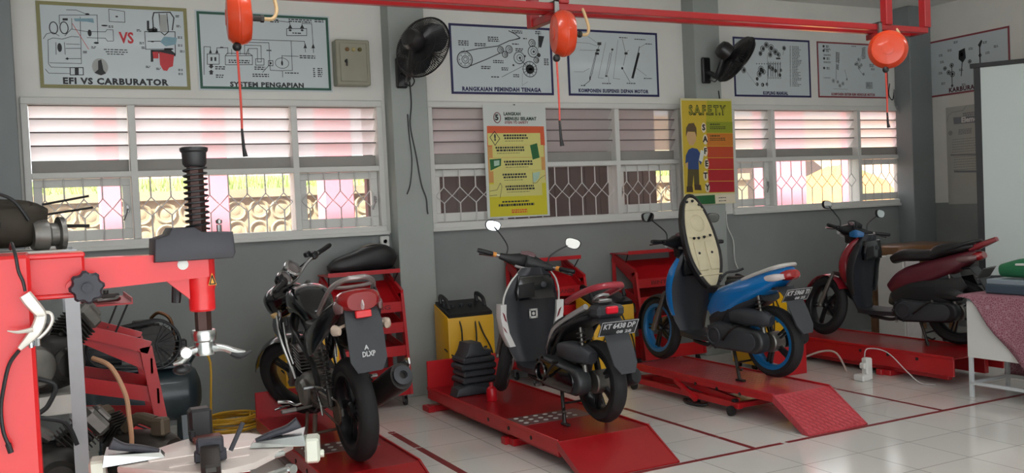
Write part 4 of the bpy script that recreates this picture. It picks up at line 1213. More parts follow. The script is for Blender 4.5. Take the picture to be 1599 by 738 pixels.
# hexagonal shaft with return spring and cap
BRN = mat('oiled_brown_shaft', (62, 36, 30), .4, .4, .25, 20)
MB().cyl((0, 0, 1.31), (0, 0, 1.80), .0215, 6).build('vertical_shaft', BRN, o)
sp = []
for k_ in range(12*11+1):
    a = 2*PI*k_/12
    sp.append((.0295*math.cos(a), .0295*math.sin(a), 1.595+.165*k_/(12*11)))
MB().tube(sp, .0032, 5).build('return_spring', BLACK, o)
MB().lathe([(.0, 1.762), (.025, 1.762), (.031, 1.77), (.032, 1.80), (.036, 1.804), (.037, 1.812), (.03, 1.815), (0, 1.817)], 24).build('shaft_cap', BLACK, o)
ch = MB()
ch.prism([(-.122, 1.515), (.075, 1.515), (.082, 1.53), (.078, 1.585), (.0, 1.588), (-.02, 1.602), (-.075, 1.602), (-.085, 1.585), (-.118, 1.575)], -.075, .075, 'Y', None, .006)
hb = ch.build('clamp_housing', mat('navy_black_plastic', (40, 40, 48), .45, 0, .1, 20), o)
MB().cyl((.05, -.03, 1.585), (.05, -.03, 1.605), .007, 8).lathe([(0, 1.605), (.008, 1.608), (.009, 1.616), (0, 1.622)], 10, rotm(0, 0, 0, (.05, -.03, 0))).build('bolt', STEEL, hb)
MB().lathe([(.012, 0), (.014, .002), (.009, .004), (0, .004)], 16, rotm(PI/2, 0, 0, (-.05, -.046, 1.505))).build('round_emblem', WHITE, o)
kn = MB()
prof = []
for k_ in range(32):
    a = 2*PI*k_/32
    r = .038+.003*(1 if k_ % 4 < 2 else -1)
    prof.append((r*math.cos(a), r*math.sin(a)))
M_ = rotm(PI/2, 0, 0, (.100-CX, -.115, 1.468))
kn.loft([[(x*.9, y*.9, -.016) for x, y in prof], [(x, y, -.008) for x, y in prof], [(x, y, .010) for x, y in prof], [(x*.85, y*.85, .018) for x, y in prof]], True, M_)
kn.lathe([(.012, .018), (.012, .028), (0, .03)], 12, M_)
kb = kn.build('locking_knob', KNOB, o)
MB().cyl((.07-CX, -.11, 1.47), (.07-CX, -.05, 1.47), .016, 16).build('knob_collar', CRED, kb)
MB().tube([(.335-CX-.01, .03, 1.46), (.325-CX, .03, 1.43), (.322-CX, .03, 1.40)], [.010, .013, .012], 10, 3).build('lever', BLACK, o)
# mount head under the shaft
mh = MB().lathe([(.0, 1.205), (.026, 1.205), (.028, 1.215), (.026, 1.24), (.031, 1.245), (.033, 1.262), (.03, 1.272), (0, 1.274)], 22)
hd = mh.build('mount_head', CHR, o)
hd.location.z = .052
MB().sweep([(.02, -.01, 1.222), (.045, -.02, 1.22), (.075, -.03, 1.208), (.10, -.035, 1.205)], [(.012, .012), (.014, .009), (.016, .009), (.006, .004)], 10, 2.4, smooth=4).build('duck_head', CHR, hd)
MB().sweep([(.062, -.035, 1.205), (.085, -.04, 1.196), (.115, -.04, 1.206)], [(.012, .008), (.014, .009), (.003, .003)], 10, 2.4, smooth=4).build('plastic_insert', BLACK, hd)
MB().sweep([(-.02, -.005, 1.222), (-.045, -.012, 1.216), (-.065, -.018, 1.196), (-.085, -.02, 1.19)], [(.012, .010), (.013, .010), (.016, .007), (.006, .004)], 10, 2.4, smooth=4).lathe([(.004, -.012), (.014, -.012), (.014, .012), (.004, .012)], 14, rotm(PI/2, 0, 0, (-.052, -.02, 1.218))).build('head_arm', CHR, hd)
MB().ball((-.062, -.005, 1.172), .02, 12, (1.2, 1, .7)).build('head_roller', BLACK, hd)
# turntable
tt = MB()
oct_ = [(-.235, -.02), (-.19, .07), (-.06, .17), (.0, .20), (.13, .15), (.20, .03), (.21, -.06), (.08, -.20), (-.02, -.235), (-.10, -.18)]
tt.prism(oct_, .978, .996, 'Z', None, .004)
tt.bb(-.16, .16, -.035, .035, .995, 1.0, .002).bb(-.12, .08, -.12, -.10, .9955, .998)
tb = tt.build('turntable', PLATE, o)
def jaw(ang, dist, name_grip):
    T = Matrix.Rotation(ang, 4, 'Z')
    j = MB()
    j.loft([[(dist-.10, -.025, .999), (dist-.10, .025, .999), (dist-.09, .02, 1.012), (dist-.09, -.02, 1.012)], [(dist+.05, -.055, .999), (dist+.05, .055, .999), (dist+.045, .05, 1.028), (dist+.045, -.05, 1.028)]], True, T)
    jo = j.build('jaw_slide', CHR, o)
    g_ = MB()
    g_.sweep([(dist-.085, 0, 1.012), (dist-.04, .005, 1.026), (dist+.0, .01, 1.036), (dist+.03, .012, 1.05)], [(.010, .006), (.016, .009), (.018, .010), (.016, .016)], 10, 3, smooth=4, M=T)
    g_.build('jaw_grip', KNOB, jo)
    e_ = MB().bb(dist+.045, dist+.085, -.035, .035, .945, 1.012, .006, T)
    e_.lathe([(.006, 0), (.011, .0), (.011, .012), (0, .013)], 12, T @ rotm(0, PI/2, 0, (dist+.083, -.0, .962)))
    e_.build('jaw_housing', PALE, jo)
    return jo
jaw(PI-.12, .215, '')
jaw(-.30, .205, '')
# front clamp and rear clamp
T = Matrix.Rotation(-PI/2-.15, 4, 'Z')
MB().bb(.13, .26, -.018, .018, .997, 1.02, .006, T).prism([(.13, 1.0), (.24, .985), (.26, 1.015), (.2, 1.045), (.14, 1.045)], -.024, .024, 'Y', T, .005).build('front_jaw', IRON, o)
MB().bb(.115, .15, -.034, .034, 1.02, 1.06, .006, T).bb(.12, .145, -.04, -.02, 1.0, 1.03, .004, T).bb(.12, .145, .02, .04, 1.0, 1.03, .004, T).tube([T @ Vector((.13, .05, 1.02)), T @ Vector((.11, .085, 1.085))], .006, 8).build('front_jaw_grip', KNOB, o)
MB().bb(-.032, .03, .135, .19, .998, 1.085, .008).bb(-.035, -.02, .12, .15, .998, 1.03, .003).build('rear_jaw_grip', BLACK, o)
MB().bb(-.03, .05, .09, .14, .997, 1.012, .004).build('rear_jaw', mat('rusty_jaw', (120, 76, 70), .5, .5, .3, 20), o)
MB().tube([(-.04, -.22, .985), (.17, -.11, .985)], .008, 8).tube([(-.02, -.275, .955), (.175, -.165, .955)], .010, 10).lathe([(.004, -.01), (.014, -.01), (.014, .01), (.004, .01)], 12, rotm(PI/2, 0, .5, (.175, -.17, .955))).build('clamp_rod', CHR, o)
MB().bb(.05, .08, -.14, -.11, .955, .99, .004).build('rod_stop', CHR, o)
MB().box((-.13, -.225, .955), (.20, .006, .035), .002, None, (0, 0, -.35)).build('blue_side_plate', mat('blue_label', (36, 76, 140), .4), o)
MB().box((.0, -.278, .95), (.05, .006, .03), .002, None, (0, 0, .2)).build('white_side_plate', WHITE, o)
# inflator gun hanging on its hose
GUNW = mat('pale_grey_gun_metal', (206, 202, 194), .35, .4, .1, 20)
gun = thing('tyre_inflator_gun', 'white metal tyre inflator gun hanging on a black hose in front of the red column', 'inflator gun', (-.022, 2.46, 1.465))
MB().sweep([(-.012, 0, .0), (.0, 0, -.02), (.017, 0, -.045), (.022, 0, -.055)], [(.012, .014), (.014, .015), (.013, .013), (.010, .010)], 10, 3, smooth=3).sweep([(.020, 0, -.05), (.012, 0, -.075), (-.005, 0, -.10), (-.03, 0, -.125)], [(.010, .012), (.013, .014), (.012, .012), (.006, .006)], 10, 3, smooth=3).build('gun_body', GUNW, gun)
MB().tube([(.02, 0, -.045), (.038, -.0, -.048), (.042, 0, -.065), (.03, 0, -.088), (.008, 0, -.108)], .004, 6, 5).build('trigger_guard', GUNW, gun)
MB().tube([(.0, -.012, -.082), (-.03, -.014, -.085), (-.052, -.014, -.08)], [.006, .004, .0015], 8, 3).build('trigger', GUNW, gun)
MB().tube([(.008, .0, -.105), (.008, 0, -.122)], .007, 8).cyl((-.005, 0, -.11), (-.005, 0, -.125), .006).build('nozzle', CHROME, gun)
tag(MB().tube([(-.06, 2.56, 1.57), (-.055, 2.49, 1.585), (-.048, 2.46, 1.555), (-.044, 2.46, 1.52), (-.036, 2.46, 1.495), (-.033, 2.46, 1.472)], [.0035, .0035, .004, .004, .004, .0035], 8, 6).build('gun_hose', BLACK), 'black hose running over arm sleeve to the inflator gun', 'hose')
tag(MB().tube([(-.053, 2.46, 1.336), (-.075, 2.465, 1.305), (-.09, 2.47, 1.25), (-.098, 2.475, 1.20), (-.096, 2.475, 1.15), (-.088, 2.475, 1.12)], .0045, 8, 6).tube([(-.088, 2.475, 1.12), (-.083, 2.475, 1.098)], .0065, 8).build('air_hose', BLACK), 'black air hose looping down the face of the red column from the gun', 'hose')
# ------------------------------------------------------------------ motorcycle lifts
CHECK = None
def checker_mat():
    m = bpy.data.materials.new('red_checker_plate'); m.use_nodes = True
    nt = m.node_tree; p = nt.nodes['Principled BSDF']
    tc = nt.nodes.new('ShaderNodeTexCoord')
    mp = nt.nodes.new('ShaderNodeMapping'); mp.inputs['Rotation'].default_value = (0, 0, PI/4); mp.inputs['Scale'].default_value = (26, 26, 26)
    nt.links.new(tc.outputs['Object'], mp.inputs['Vector'])
    ck = nt.nodes.new('ShaderNodeTexBrick'); ck.offset = .5; ck.inputs['Scale'].default_value = 1
    ck.inputs['Brick Width'].default_value = 1.3; ck.inputs['Row Height'].default_value = .9; ck.inputs['Mortar Size'].default_value = .28; ck.inputs['Mortar Smooth'].default_value = .6
    nt.links.new(mp.outputs['Vector'], ck.inputs['Vector'])
    b = nt.nodes.new('ShaderNodeBump'); b.inputs['Strength'].default_value = .55; b.inputs['Distance'].default_value = .006; b.invert = True
    nt.links.new(ck.outputs['Fac'], b.inputs['Height']); nt.links.new(b.outputs['Normal'], p.inputs['Normal'])
    nz = nt.nodes.new('ShaderNodeTexNoise'); nz.inputs['Scale'].default_value = 5; nt.links.new(tc.outputs['Object'], nz.inputs['Vector'])
    mx = nt.nodes.new('ShaderNodeMix'); mx.data_type = 'RGBA'
    mx.inputs['A'].default_value = lin((166, 38, 48)); mx.inputs['B'].default_value = lin((196, 74, 84))
    nt.links.new(nz.outputs['Fac'], mx.inputs['Factor']); nt.links.new(mx.outputs['Result'], p.inputs['Base Color'])
    p.inputs['Roughness'].default_value = .3; p.inputs['Coat Weight'].default_value = .2
    return m
CHECK = checker_mat()
def lift(label, x0, x1, yh, yf, z, ye=4.665, front=.20, checker=False, raised=False, perf=True, ramp=True, rail=.085):
    """platform from its hinge at y = yh to the front plate at y = yf, top at z; the ramp reaches the floor at y = ye"""
    xc, w = (x0+x1)/2, x1-x0
    o = thing('motorcycle_lift', label, 'motorcycle lift', (xc, yh, 0), 0, 'red motorcycle lifts on the floor')
    h = w/2; D = yf-yh
    P = CHECK if checker else RED
    MB().bb(-h, h, 0, D, z-.012, z, .002).build('platform', P, o)
    sr = MB()
    for s in (-1, 1):
        sr.bb(s*h-.018 if s > 0 else -h, h if s > 0 else -h+.018, 0, D, z-(.05 if raised else rail), z-.012, .003)
        sr.bb(s*h-.006, s*h+.006, -.0, D, z-.012, z+.012, .002)
    sr.build('side_rail', REDW, o)
    rb = MB()
    for s in (-1, 1):
        for i in range(3): rb.lathe([(.014, 0), (.014, .004), (0, .005)], 12, rotm(0, s*PI/2, 0, (s*h, .35+i*.30*D/2, z-.045)))
    rb.build('rail_bolt', IRON, o)
    if front:
        MB().bb(-h, h, D-.02, D, z-.05, z+front, .004).build('front_stop_plate', REDW, o)
    if ramp:
        r = MB()
        L_ = yh-ye
        r.prism([(0, z-.001), (-.0, z-.014), (-L_, .001), (-L_, .010)], -h, h, 'X')
        for s in (-1, 1):
            r.prism([(0, z+.008), (0, z-.05), (-L_+.06, .002), (-L_, .002), (-L_, .012)], s*h-.006, s*h+.006, 'X')
        r.build('ramp', P, o)
        MB().cyl((-h, 0, z-.012), (h, 0, z-.012), .010, 10).build('hinge', REDW, o)
    bf = MB()
    if not raised:
        bf.bb(-h-.03, h+.03, D-.14, D-.06, .0, .05, .004).bb(-h-.06, -h, D-.16, D-.02, .0, .045, .006)
        bf.bb(-h+.02, h-.02, .65, .72, .0, .05, .004).bb(-h-.01, h+.01, .72, .78, .0, .05, .004)
        bf.bb(-h+.06, -h+.11, .1, D-.1, .04, z-.05, .003).bb(h-.11, h-.06, .1, D-.1, .04, z-.05, .003)
        bf.build('base_frame', REDW, o)
    else:
        for s in (-1, 1):
            bf.bb(s*(h-.03)-.022, s*(h-.03)+.022, .38, D+.02, .055, .10, .003)
        for y in (.42, D*.5, D-.02): bf.bb(-h+.05, h-.05, y-.025, y+.025, .058, .095, .003)
        bf.bb(-h-.015, h+.015, D-.05, D+.05, .06, .10, .004)
        bf.build('base_frame', REDW, o)
        sc = MB()
        for s in (-1, 1):
            sc.bar((s*(h-.07), .45, .095), (s*(h-.07), D-.2, z-.03), .03, .05)
            sc.bar((s*(h-.11), .5, z-.03), (s*(h-.11), D-.15, .095), .03, .05)
        sc.build('scissor_arm', REDW, o)
        MB().bar((-h-.005, .86, .05), (-h-.005, 1.12, z-.05), .03, .03).build('support_leg', REDW, o)
        MB().tube([(-h+.02, .75, .03), (-h-.01, .8, .018), (-h-.02, .95, .016), (-h+.03, 1.05, .02), (-h+.06, .9, .02)], .011, 8, 5).build('pedal_bar', BLACK, o)
        for s in (-1, 1):
            for y in (.44, D-.02):
                MB().lathe([(.008, -.014), (.036, -.015), (.038, 0), (.036, .015), (.008, .014)], 18, rotm(0, PI/2, 0, (s*(h+.012), y, .038))).build('caster', BLACK, o)
                MB().bb(s*(h-.03)-.02, s*(h-.03)+.02, y-.02, y+.02, .05, .12, .003).build('caster_bracket', BLACK, o)
    if perf:
        pp = MB().bb(-h+.02, .22, .50, .74, z, z+.003)
        dm = MB()
        for i in range(6):
            for j in range(3): dm.lathe([(.0, z+.003), (.016, z+.003), (.019, z+.0045), (.016, z+.007), (.010, z+.0045), (0, z+.004)], 10, rotm(0, 0, 0, (-h+.07+i*.075, .545+j*.075, 0)))
        po = pp.build('grip_plate', mat('worn_grip_plate', (124, 92, 90), .45, .2, .2, 12), o)
        dm.build('dimples', mat('zinc_dimples', (214, 212, 208), .35, .3, .1, 12), po)
    return o
lift('red lift under the black motorcycle, half hidden by the tyre changer', 1.33, 1.90, 5.08, 6.86, .17, ye=4.62, front=.19)
lift('flat red lift with silver dimpled plate under the white-red scooter', 2.76, 3.43, 4.975, 7.12, .17, front=.22)
lift('red lift with checkered ramp under the blue scooter', 4.50, 5.03, 5.0, 6.72, .22, front=.0, checker=True, raised=True, perf=False)
lift('red deep sided lift under the rearmost red and black motorbike', 6.50, 7.12, 5.12, 7.14, .235, front=.10, perf=False, ramp=False, rail=.15)

# things standing on and by the lifts
o = thing('plastic_case', 'dark grey ribbed plastic case on front of the flat red lift', 'plastic case', (3.01, 6.74, .171))
pc = MB()
for i in range(5):
    pc.bb(-.135-(.012 if i % 2 else 0), .14+(.01 if i % 2 else 0), -.12, .12, .03+i*.052, .078+i*.052, .014)
pc.build('case_body', DARK, o)
MB().prism([(-.12, .285), (.11, .29), (.12, .33), (.05, .345), (.03, .395), (-.07, .395), (-.09, .335)], -.11, .11, 'Y', None, .018).build('case_top', DARK, o)
MB().prism([(-.22, 0), (.05, 0), (.08, .05), (-.1, .085), (-.2, .06)], -.15, .0, 'Y', None, .015).build('case_foot', DARK, o)
o = thing('oil_bottle', 'small red plastic oil bottle standing on the flat red lift', 'bottle', (2.965, 6.33, .171))
MB().lathe([(0, 0), (.036, 0), (.040, .01), (.040, .075), (.034, .095), (.016, .108), (.014, .118), (0, .118)], 20).build('bottle_body', mat('red_bottle_plastic', (190, 24, 36), .3, 0, .06, 9), o)
MB().lathe([(.017, .116), (.017, .138), (.0, .14)], 14).build('bottle_cap', mat('bottle_cap_red', (150, 20, 30), .4), o)
tag(MB().bb(-.03, .04, -.035, .035, 0, .19, .012).bb(-.11, -.02, -.06, .05, 0, .055, .01).bb(-.06, -.02, -.03, .03, .10, .15, .01).build('power_adapter', WHITE, None, (6.25, 5.78, 0)), 'white power adapter on the floor before the rearmost lift', 'adapter')
tag(MB().tube([(6.25, 5.80, .19), (6.29, 5.80, .26), (6.36, 5.66, .24), (6.40, 5.5, .10), (6.42, 5.38, .012), (6.44, 5.25, .012)], .005, 6, 6).build('extension_lead', mat('pale_cord', (190, 184, 184), .5)), 'pale cord arching from the white power adapter', 'cord')
tag(MB().tube([(6.16, 6.62, .012), (6.22, 6.5, .10), (6.32, 6.35, .17), (6.36, 6.22, .16), (6.37, 6.12, .012)], .009, 8, 5).build('bent_rod', mat('pale_rod', (180, 160, 152), .5)), 'pale bent rod leaning at front corner of the rearmost lift', 'rod')
# ------------------------------------------------------------------ motorcycles: local y forward, x right, origin under the rear axle
def tyre(mb, c, R, rim, w, M):
    h = w/2
    prof = [(rim, -.78*h), (rim+.012, -.95*h), ((rim+R)/2+.006, -h), (R-.022, -.86*h), (R-.007, -.5*h), (R, 0), (R-.007, .5*h), (R-.022, .86*h), ((rim+R)/2+.006, h), (rim+.012, .95*h), (rim, .78*h)]
    T = M @ rotm(0, PI/2, 0, c)
    mb.lathe(prof, 48, T, False, True)
def wheel(root, name, c, R, rim, w, rimmat, M=None, spokes=5, hub=.035, disc=None, drum=None, spokemat=None):
    M = M if M is not None else Matrix.Identity(4)
    t = MB(); tyre(t, c, R, rim, w, M)
    wo = t.build(name, RUB, root)
    h = w/2
    T = M @ rotm(0, PI/2, 0, c)
    MB().lathe([(rim+.010, -.97*h), (rim-.016, -.90*h), (rim-.024, -.6*h), (rim-.026, 0), (rim-.024, .6*h), (rim-.016, .90*h), (rim+.010, .97*h), (rim+.004, .6*h), (rim-.004, 0), (rim+.004, -.6*h)], 48, T, False, True).build('rim', rimmat, wo)
    s_ = MB()
    for k in range(spokes):
        a = 2*PI*k/spokes+.3
        for off in (-.16, .16):
            p0 = Vector((hub*.9*math.cos(a+off*2.2), hub*.9*math.sin(a+off*2.2), 0)); p1 = Vector(((rim-.01)*math.cos(a+off*.55), (rim-.01)*math.sin(a+off*.55), 0))
            s_.bar(T @ p0, T @ p1, .014, .022, T.to_3x3() @ Vector((0, 0, 1)))
    s_.lathe([(0, -.035), (hub*.7, -.035), (hub, -.02), (hub, .02), (hub*.7, .035), (0, .035)], 20, T)
    s_.build('spokes', spokemat or rimmat, wo)
    if disc:
        r, x = disc
        d = MB().lathe([(r*.55, x-.002), (r, x-.002), (r, x+.002), (r*.55, x+.002)], 36, T, False, True)
        for k in range(5):
            a = 2*PI*k/5
            d.bar(T @ Vector((.02*math.cos(a), .02*math.sin(a), x)), T @ Vector((r*.6*math.cos(a), r*.6*math.sin(a), x)), .012, .004, T.to_3x3() @ Vector((0, 0, 1)))
        d.build('brake_disc', STEEL, wo)
    if drum:
        r, x0, x1 = drum
        MB().lathe([(0, x0), (r*.9, x0), (r, x0+.008), (r, x1-.004), (r*.85, x1), (0, x1)], 28, T).build('brake_drum', ALU, wo)
    return wo
def plate(root, c, tilt, w, h, line1, line2, yaw=0.0, name='licence_plate'):
    """c centre; faces backwards (-y), tilted by tilt about x"""
    T = rotm(tilt, 0, yaw, c)
    p = MB().box((0, 0, 0), (w, .004, h), .0015, T)
    po = p.build(name, mat('plate_black', (34, 36, 40), .45, 0, .08, 12), root)
    b = Ink(-.0028, 0)
    b.rect(-w/2+.006, w/2-.006, -h/2+.006, h/2-.006, .004)
    if line1: b.text(line1, 0, h*.14, h*.48, bold=.02, width=w*.84)
    if line2: b.text(line2, w*.17, -h*.28, h*.26, bold=.02, width=w*.40)
    b.mb.build('plate_lettering', mat('plate_white', (206, 208, 210), .5), po, M=T)
    return po
def mirror(root, base, stem, head, size, M, facing, tilt=0.0):
    mb = MB().tube([base]+stem+[head], .0055, 7, 4, M=M)
    st = mb.build('mirror_stem', BLACK, root)
    h = MB()
    # rounded trapezoid head, glass looking backwards
    a, b = size
    out = []
    for k in range(24):
        t = 2*PI*k/24
        c_, s_ = math.cos(t), math.sin(t)
        x = a*math.copysign(abs(c_)**.75, c_); z = b*math.copysign(abs(s_)**.75, s_)
        out.append((x*(1+.12*z/b), z))
    F = M @ Matrix.Translation(Vector(head)) @ Euler((0, tilt, facing)).to_matrix().to_4x4()
    h.loft([[(x*.96, -.006, z*.96) for x, z in out], [(x, 0, z) for x, z in out], [(x*.95, .016, z*.95) for x, z in out], [(x*.5, .03, z*.5) for x, z in out]], True, F)
    h.build('mirror_shell', BLACK, st)
    MB().loft([[(x*.87, -.0065, z*.87) for x, z in out], [(x*.87, -.0075, z*.87) for x, z in out]], True, F).build('mirror_glass', MIRROR, st)
    return st
def steer_m(A, rake, ang):
    d = Vector((0, -math.sin(rake), math.cos(rake)))
    return Matrix.Translation(Vector(A)) @ Matrix.Rotation(ang, 4, d) @ Matrix.Translation(-Vector(A))
SHIELD = mat('leg_shield_grey', (38, 41, 47), .42, 0, .12, 22, bump=.03)
WHITEP = mat('white_body_paint', (222, 222, 220), .25, 0, .05, 8, coat=.3)
BLUEP = mat('metallic_blue_paint', (6, 112, 186), .25, .05, .1, 10, coat=.6)
BLUER = mat('anodised_blue_rim', (20, 104, 160), .35, .15, .1, 10)
REDP = mat('dark_red_body_paint', (138, 30, 42), .25, 0, .08, 10, coat=.4)
RIMB = mat('black_rim', (30, 30, 33), .35, .2, .1, 15)

def half_shell(z_list, sect, rear):
    rings = []
    return rings

def scooter(name_label, loc, rz, steer, style, group='parked motorbikes on the lifts'):
    o = thing('scooter', name_label, 'scooter', loc, rz, group)
    S = style
    R, wb = S.get('R', .262), S.get('wb', 1.24)
    rim = R-S.get('tw', .072)
    rake = .46
    A = (0, wb-math.tan(rake)*(.95-R)+.08, .95)
    M = steer_m(A, rake, steer)
    I4 = Matrix.Identity(4)
    RM = S.get('rim', RIMB)
    wheel(o, 'rear_wheel', (0, 0, R), R, rim, .096, RM, I4, S.get('spokes', 5), .04, None, (.075, -.06, .05), S.get('spokemat'))
    wheel(o, 'front_wheel', (0, wb, R), R, rim, .088, RM, M, S.get('spokes', 5), .034, (.095, .05), None, S.get('spokemat'))
    # front fork and fender
    fk = MB()
    ax = Vector((0, -math.sin(rake), math.cos(rake)))
    for s in (-1, 1):
        b = Vector((s*.075, wb, R)); t = b+ax*.34+Vector((0, .0, 0))
        fk.tube([b, b+ax*.18, t], [.021, .021, .016], 12)
        fk.box(b, (.03, .05, .05), .008)
    fk.cyl((0, wb, R), (0, wb, R), .01)
    fk.tube([Vector((-.075, wb, R))+ax*.34, Vector((.075, wb, R))+ax*.34], .02, 10)
    top = Vector((0, wb, R))+ax*.34
    fk.tube([top, Vector(A)+ax*.03], .019, 10)
    fk.build('front_fork', ALU if not S.get('dark_fork') else IRON, o, M=M)
    fd = MB()
    rings = []
    for k in range(11):
        a = math.radians(-8+k*15.5)
        rr = R+.022
        ring = []
        for j in range(7):
            u = -1+2*j/6
            ring.append((u*.062, wb+(rr-.02*u*u)*math.cos(a), R+(rr-.02*u*u)*math.sin(a)))
        for j in range(6, -1, -1):
            u = -1+2*j/6
            ring.append((u*.058, wb+(rr-.006-.02*u*u)*math.cos(a), R+(rr-.006-.02*u*u)*math.sin(a)))
        rings.append(ring)
    fd.loft(rings, True)
    fd.build('front_fender', S.get('fender', BLACK), o, M=M)
    # leg shield: black inner panel with a painted front
    yl = S.get('yl', .86)
    inner = []; outer = []
    for z, hw, y, d, fwd in ((.27, .125, yl-.03, .03, .04), (.36, .17, yl-.01, .03, .07), (.50, .222, yl+.0, .035, .12), (.64, .235, yl-.01, .04, .14), (.76, .22, yl-.035, .045, .14), (.86, .18, yl-.07, .05, .12), (.93, .125, yl-.085, .05, .09), (.965, .09, yl-.09, .05, .06)):
        r1 = []; r2 = []
        for j in range(11):
            u = -1+2*j/10
            r1.append((u*hw, y+.05*abs(u)**2.2+(0.012 if abs(u) < .35 else 0), z))
        for j in range(10, -1, -1):
            u = -1+2*j/10
            r1.append((u*hw, y+.055+.03*(1-abs(u)), z))
        for j in range(11):
            u = -1+2*j/10
            r2.append((u*hw*S.get('fpw', .985), y+.056+.012*(1-abs(u)), z))
        for j in range(10, -1, -1):
            u = -1+2*j/10
            r2.append((u*hw*S.get('fpw', .985), y+.066+fwd*(1-abs(u)**1.5), z))
        inner.append(r1); outer.append(r2)
    sh = MB().loft(inner).build('leg_shield', SHIELD, o)
    MB().loft(outer).build('front_panel', S['body'], o)
    # glove box mouth and ignition
    g = MB()
    g.prism([(-.13, .93-.02), (.125, .91), (.155, .80), (.15, .735), (-.15, .735), (-.16, .80)], yl-.085, yl-.035, 'Y', None, .012)
    go = g.build('inner_upper_panel', GLOSSB, sh)
    MB().prism([(-.145, .85), (-.02, .86), (-.02, .755), (-.15, .755)], yl-.092, yl-.083, 'Y', None, .004).build('glove_pocket', mat('deep_black', (8, 8, 10), .6), go)
    MB().lathe([(.022, 0), (.022, .008), (.012, .012), (0, .012)], 16, rotm(PI/2, 0, 0, (.055, yl-.085, .84))).build('ignition_lock', DARK, go)
    if S.get('side_strip'):
        for s in (-1, 1):
            m = MB().loft([[(s*(hw-.055), y+.012, z), (s*(hw-.004), y+.0, z), (s*(hw), y+.035, z), (s*(hw-.02), y+.11, z), (s*(hw-.06), y+.09, z)] for z, hw, y in ((.40, .195, yl+.0), (.50, .240, yl+.0), (.62, .262, yl-.005), (.71, .262, yl-.015))])
            so = m.build('side_fairing', S['side_strip'], o)
            if S.get('graphic'):
                k_ = MB()
                for z0, z1, mm in ((.50, .535, 0), (.58, .64, 0)):
                    k_.loft([[(s*.205, yl+.0045, z0), (s*.222, yl+.001, z0+.015), (s*.222, yl+.006, z0+.015), (s*.205, yl+.010, z0)], [(s*.225, yl-.0015, z1), (s*.245, yl-.006, z1+.02), (s*.245, yl+.003, z1+.02), (s*.225, yl+.008, z1)]])
                k_.build('fairing_stripe', mat('dark_red_stripe', (120, 30, 40), .4), so)
            e = MB().tube([(s*.230, yl+.01, .70), (s*.222, yl-.01, .78), (s*.185, yl-.04, .87), (s*.135, yl-.06, .93)], [.006, .007, .007, .004], 6, 4)
            e.build('edge_trim', S['edge'] if s < 0 or not S.get('edge_r') else S['edge_r'], so)
    if S.get('edge') and not S.get('side_strip'):
        for s in (-1, 1):
            MB().sweep([(s*.20, yl+.03, .42), (s*.228, yl+.035, .52), (s*.236, yl+.03, .66), (s*.222, yl+.0, .78), (s*.18, yl-.03, .88)], [(.006, .02), (.010, .03), (.010, .035), (.010, .035), (.006, .02)], 10, 2.5, up=(0, 1, 0), smooth=4).build('side_trim', S['edge'], o)
    if S.get('sticker'):
        mk = Ink(yl-.0035, 0); mk.rect(-.02, .035, .60, .655, .014); mk.disc(.008, .627, .012)
        mk.build('sticker', WHITE, sh)
    # floorboard
    MB().loft([[(-.13, yl+.03, .245), (.13, yl+.03, .245), (.135, yl+.03, .29), (-.135, yl+.03, .29)], [(-.155, yl-.12, .235), (.155, yl-.12, .235), (.165, yl-.12, .275), (-.165, yl-.12, .275)], [(-.155, .46, .235), (.155, .46, .235), (.165, .46, .275), (-.165, .46, .275)], [(-.14, .38, .25), (.14, .38, .25), (.15, .38, .30), (-.15, .38, .30)]]).build('floorboard', SHIELD, o)
    fr = MB()
    for s in (-1, 1):
        fr.tube([(0, A[1]+.02, .86), (0, A[1]+.10, .5), (s*.06, yl-.04, .24), (s*.12, yl-.16, .215), (s*.13, .50, .215), (s*.13, .42, .36), (s*.12, .22, .60), (s*.085, -.08, .73)], .016, 8, 5)
    fr.build('frame', BLACK if not S.get('frame') else S['frame'], o)
    # handlebar: cover, grips, levers, mirrors, dash
    hy, hz = A[1]-.03, 1.0
    hb = MB()
    hb.sweep([(-.20, hy-.03, hz+.0), (-.13, hy-.01, hz-.003), (-.06, hy+.015, hz+.0), (0, hy+.03, hz+.004), (.06, hy+.015, hz), (.13, hy-.01, hz-.003), (.20, hy-.03, hz)], [(.02, .022), (.032, .034), (.06, .052), (.085, .06), (.06, .052), (.032, .034), (.02, .022)], 18, 2.6, smooth=4)
    hb.sweep([(0, hy+.0, .955), (0, hy+.01, .93), (0, hy+.02, .88)], [(.07, .06), (.06, .055), (.045, .045)], 14, 2.6, up=(0, 1, 0), smooth=3)
    hc = hb.build('handlebar_cover', BLACK if not S.get('bar_cover') else S['bar_cover'], o, M=M)
    MB().sweep([(-.055, hy-.005, hz+.056), (0, hy+.0, hz+.064), (.055, hy-.005, hz+.056)], [(.02, .006), (.035, .008), (.02, .006)], 14, 3, up=(0, -.5, 1), smooth=3).build('dash_panel', S.get('dash', mat('smoked_dash', (120, 92, 96), .25)), hc, M=M)
    MB().sweep([(-.07, hy-.055, hz-.045), (0, hy-.062, hz-.05), (.06, hy-.055, hz-.045)], [(.012, .010), (.016, .012), (.012, .010)], 10, 2.6, smooth=3).build('dash_trim', mat('silver_trim', (150, 144, 146), .35, .3), hc, M=M)
    MB().sweep([(-.10, hy+.075, hz-.015), (0, hy+.115, hz-.02), (.10, hy+.075, hz-.015)], [(.02, .03), (.03, .045), (.02, .03)], 14, 2.4, smooth=4).build('headlight', mat('clear_lens', (190, 196, 200), .1, 0, .05, 10, coat=.5), hc, M=M)
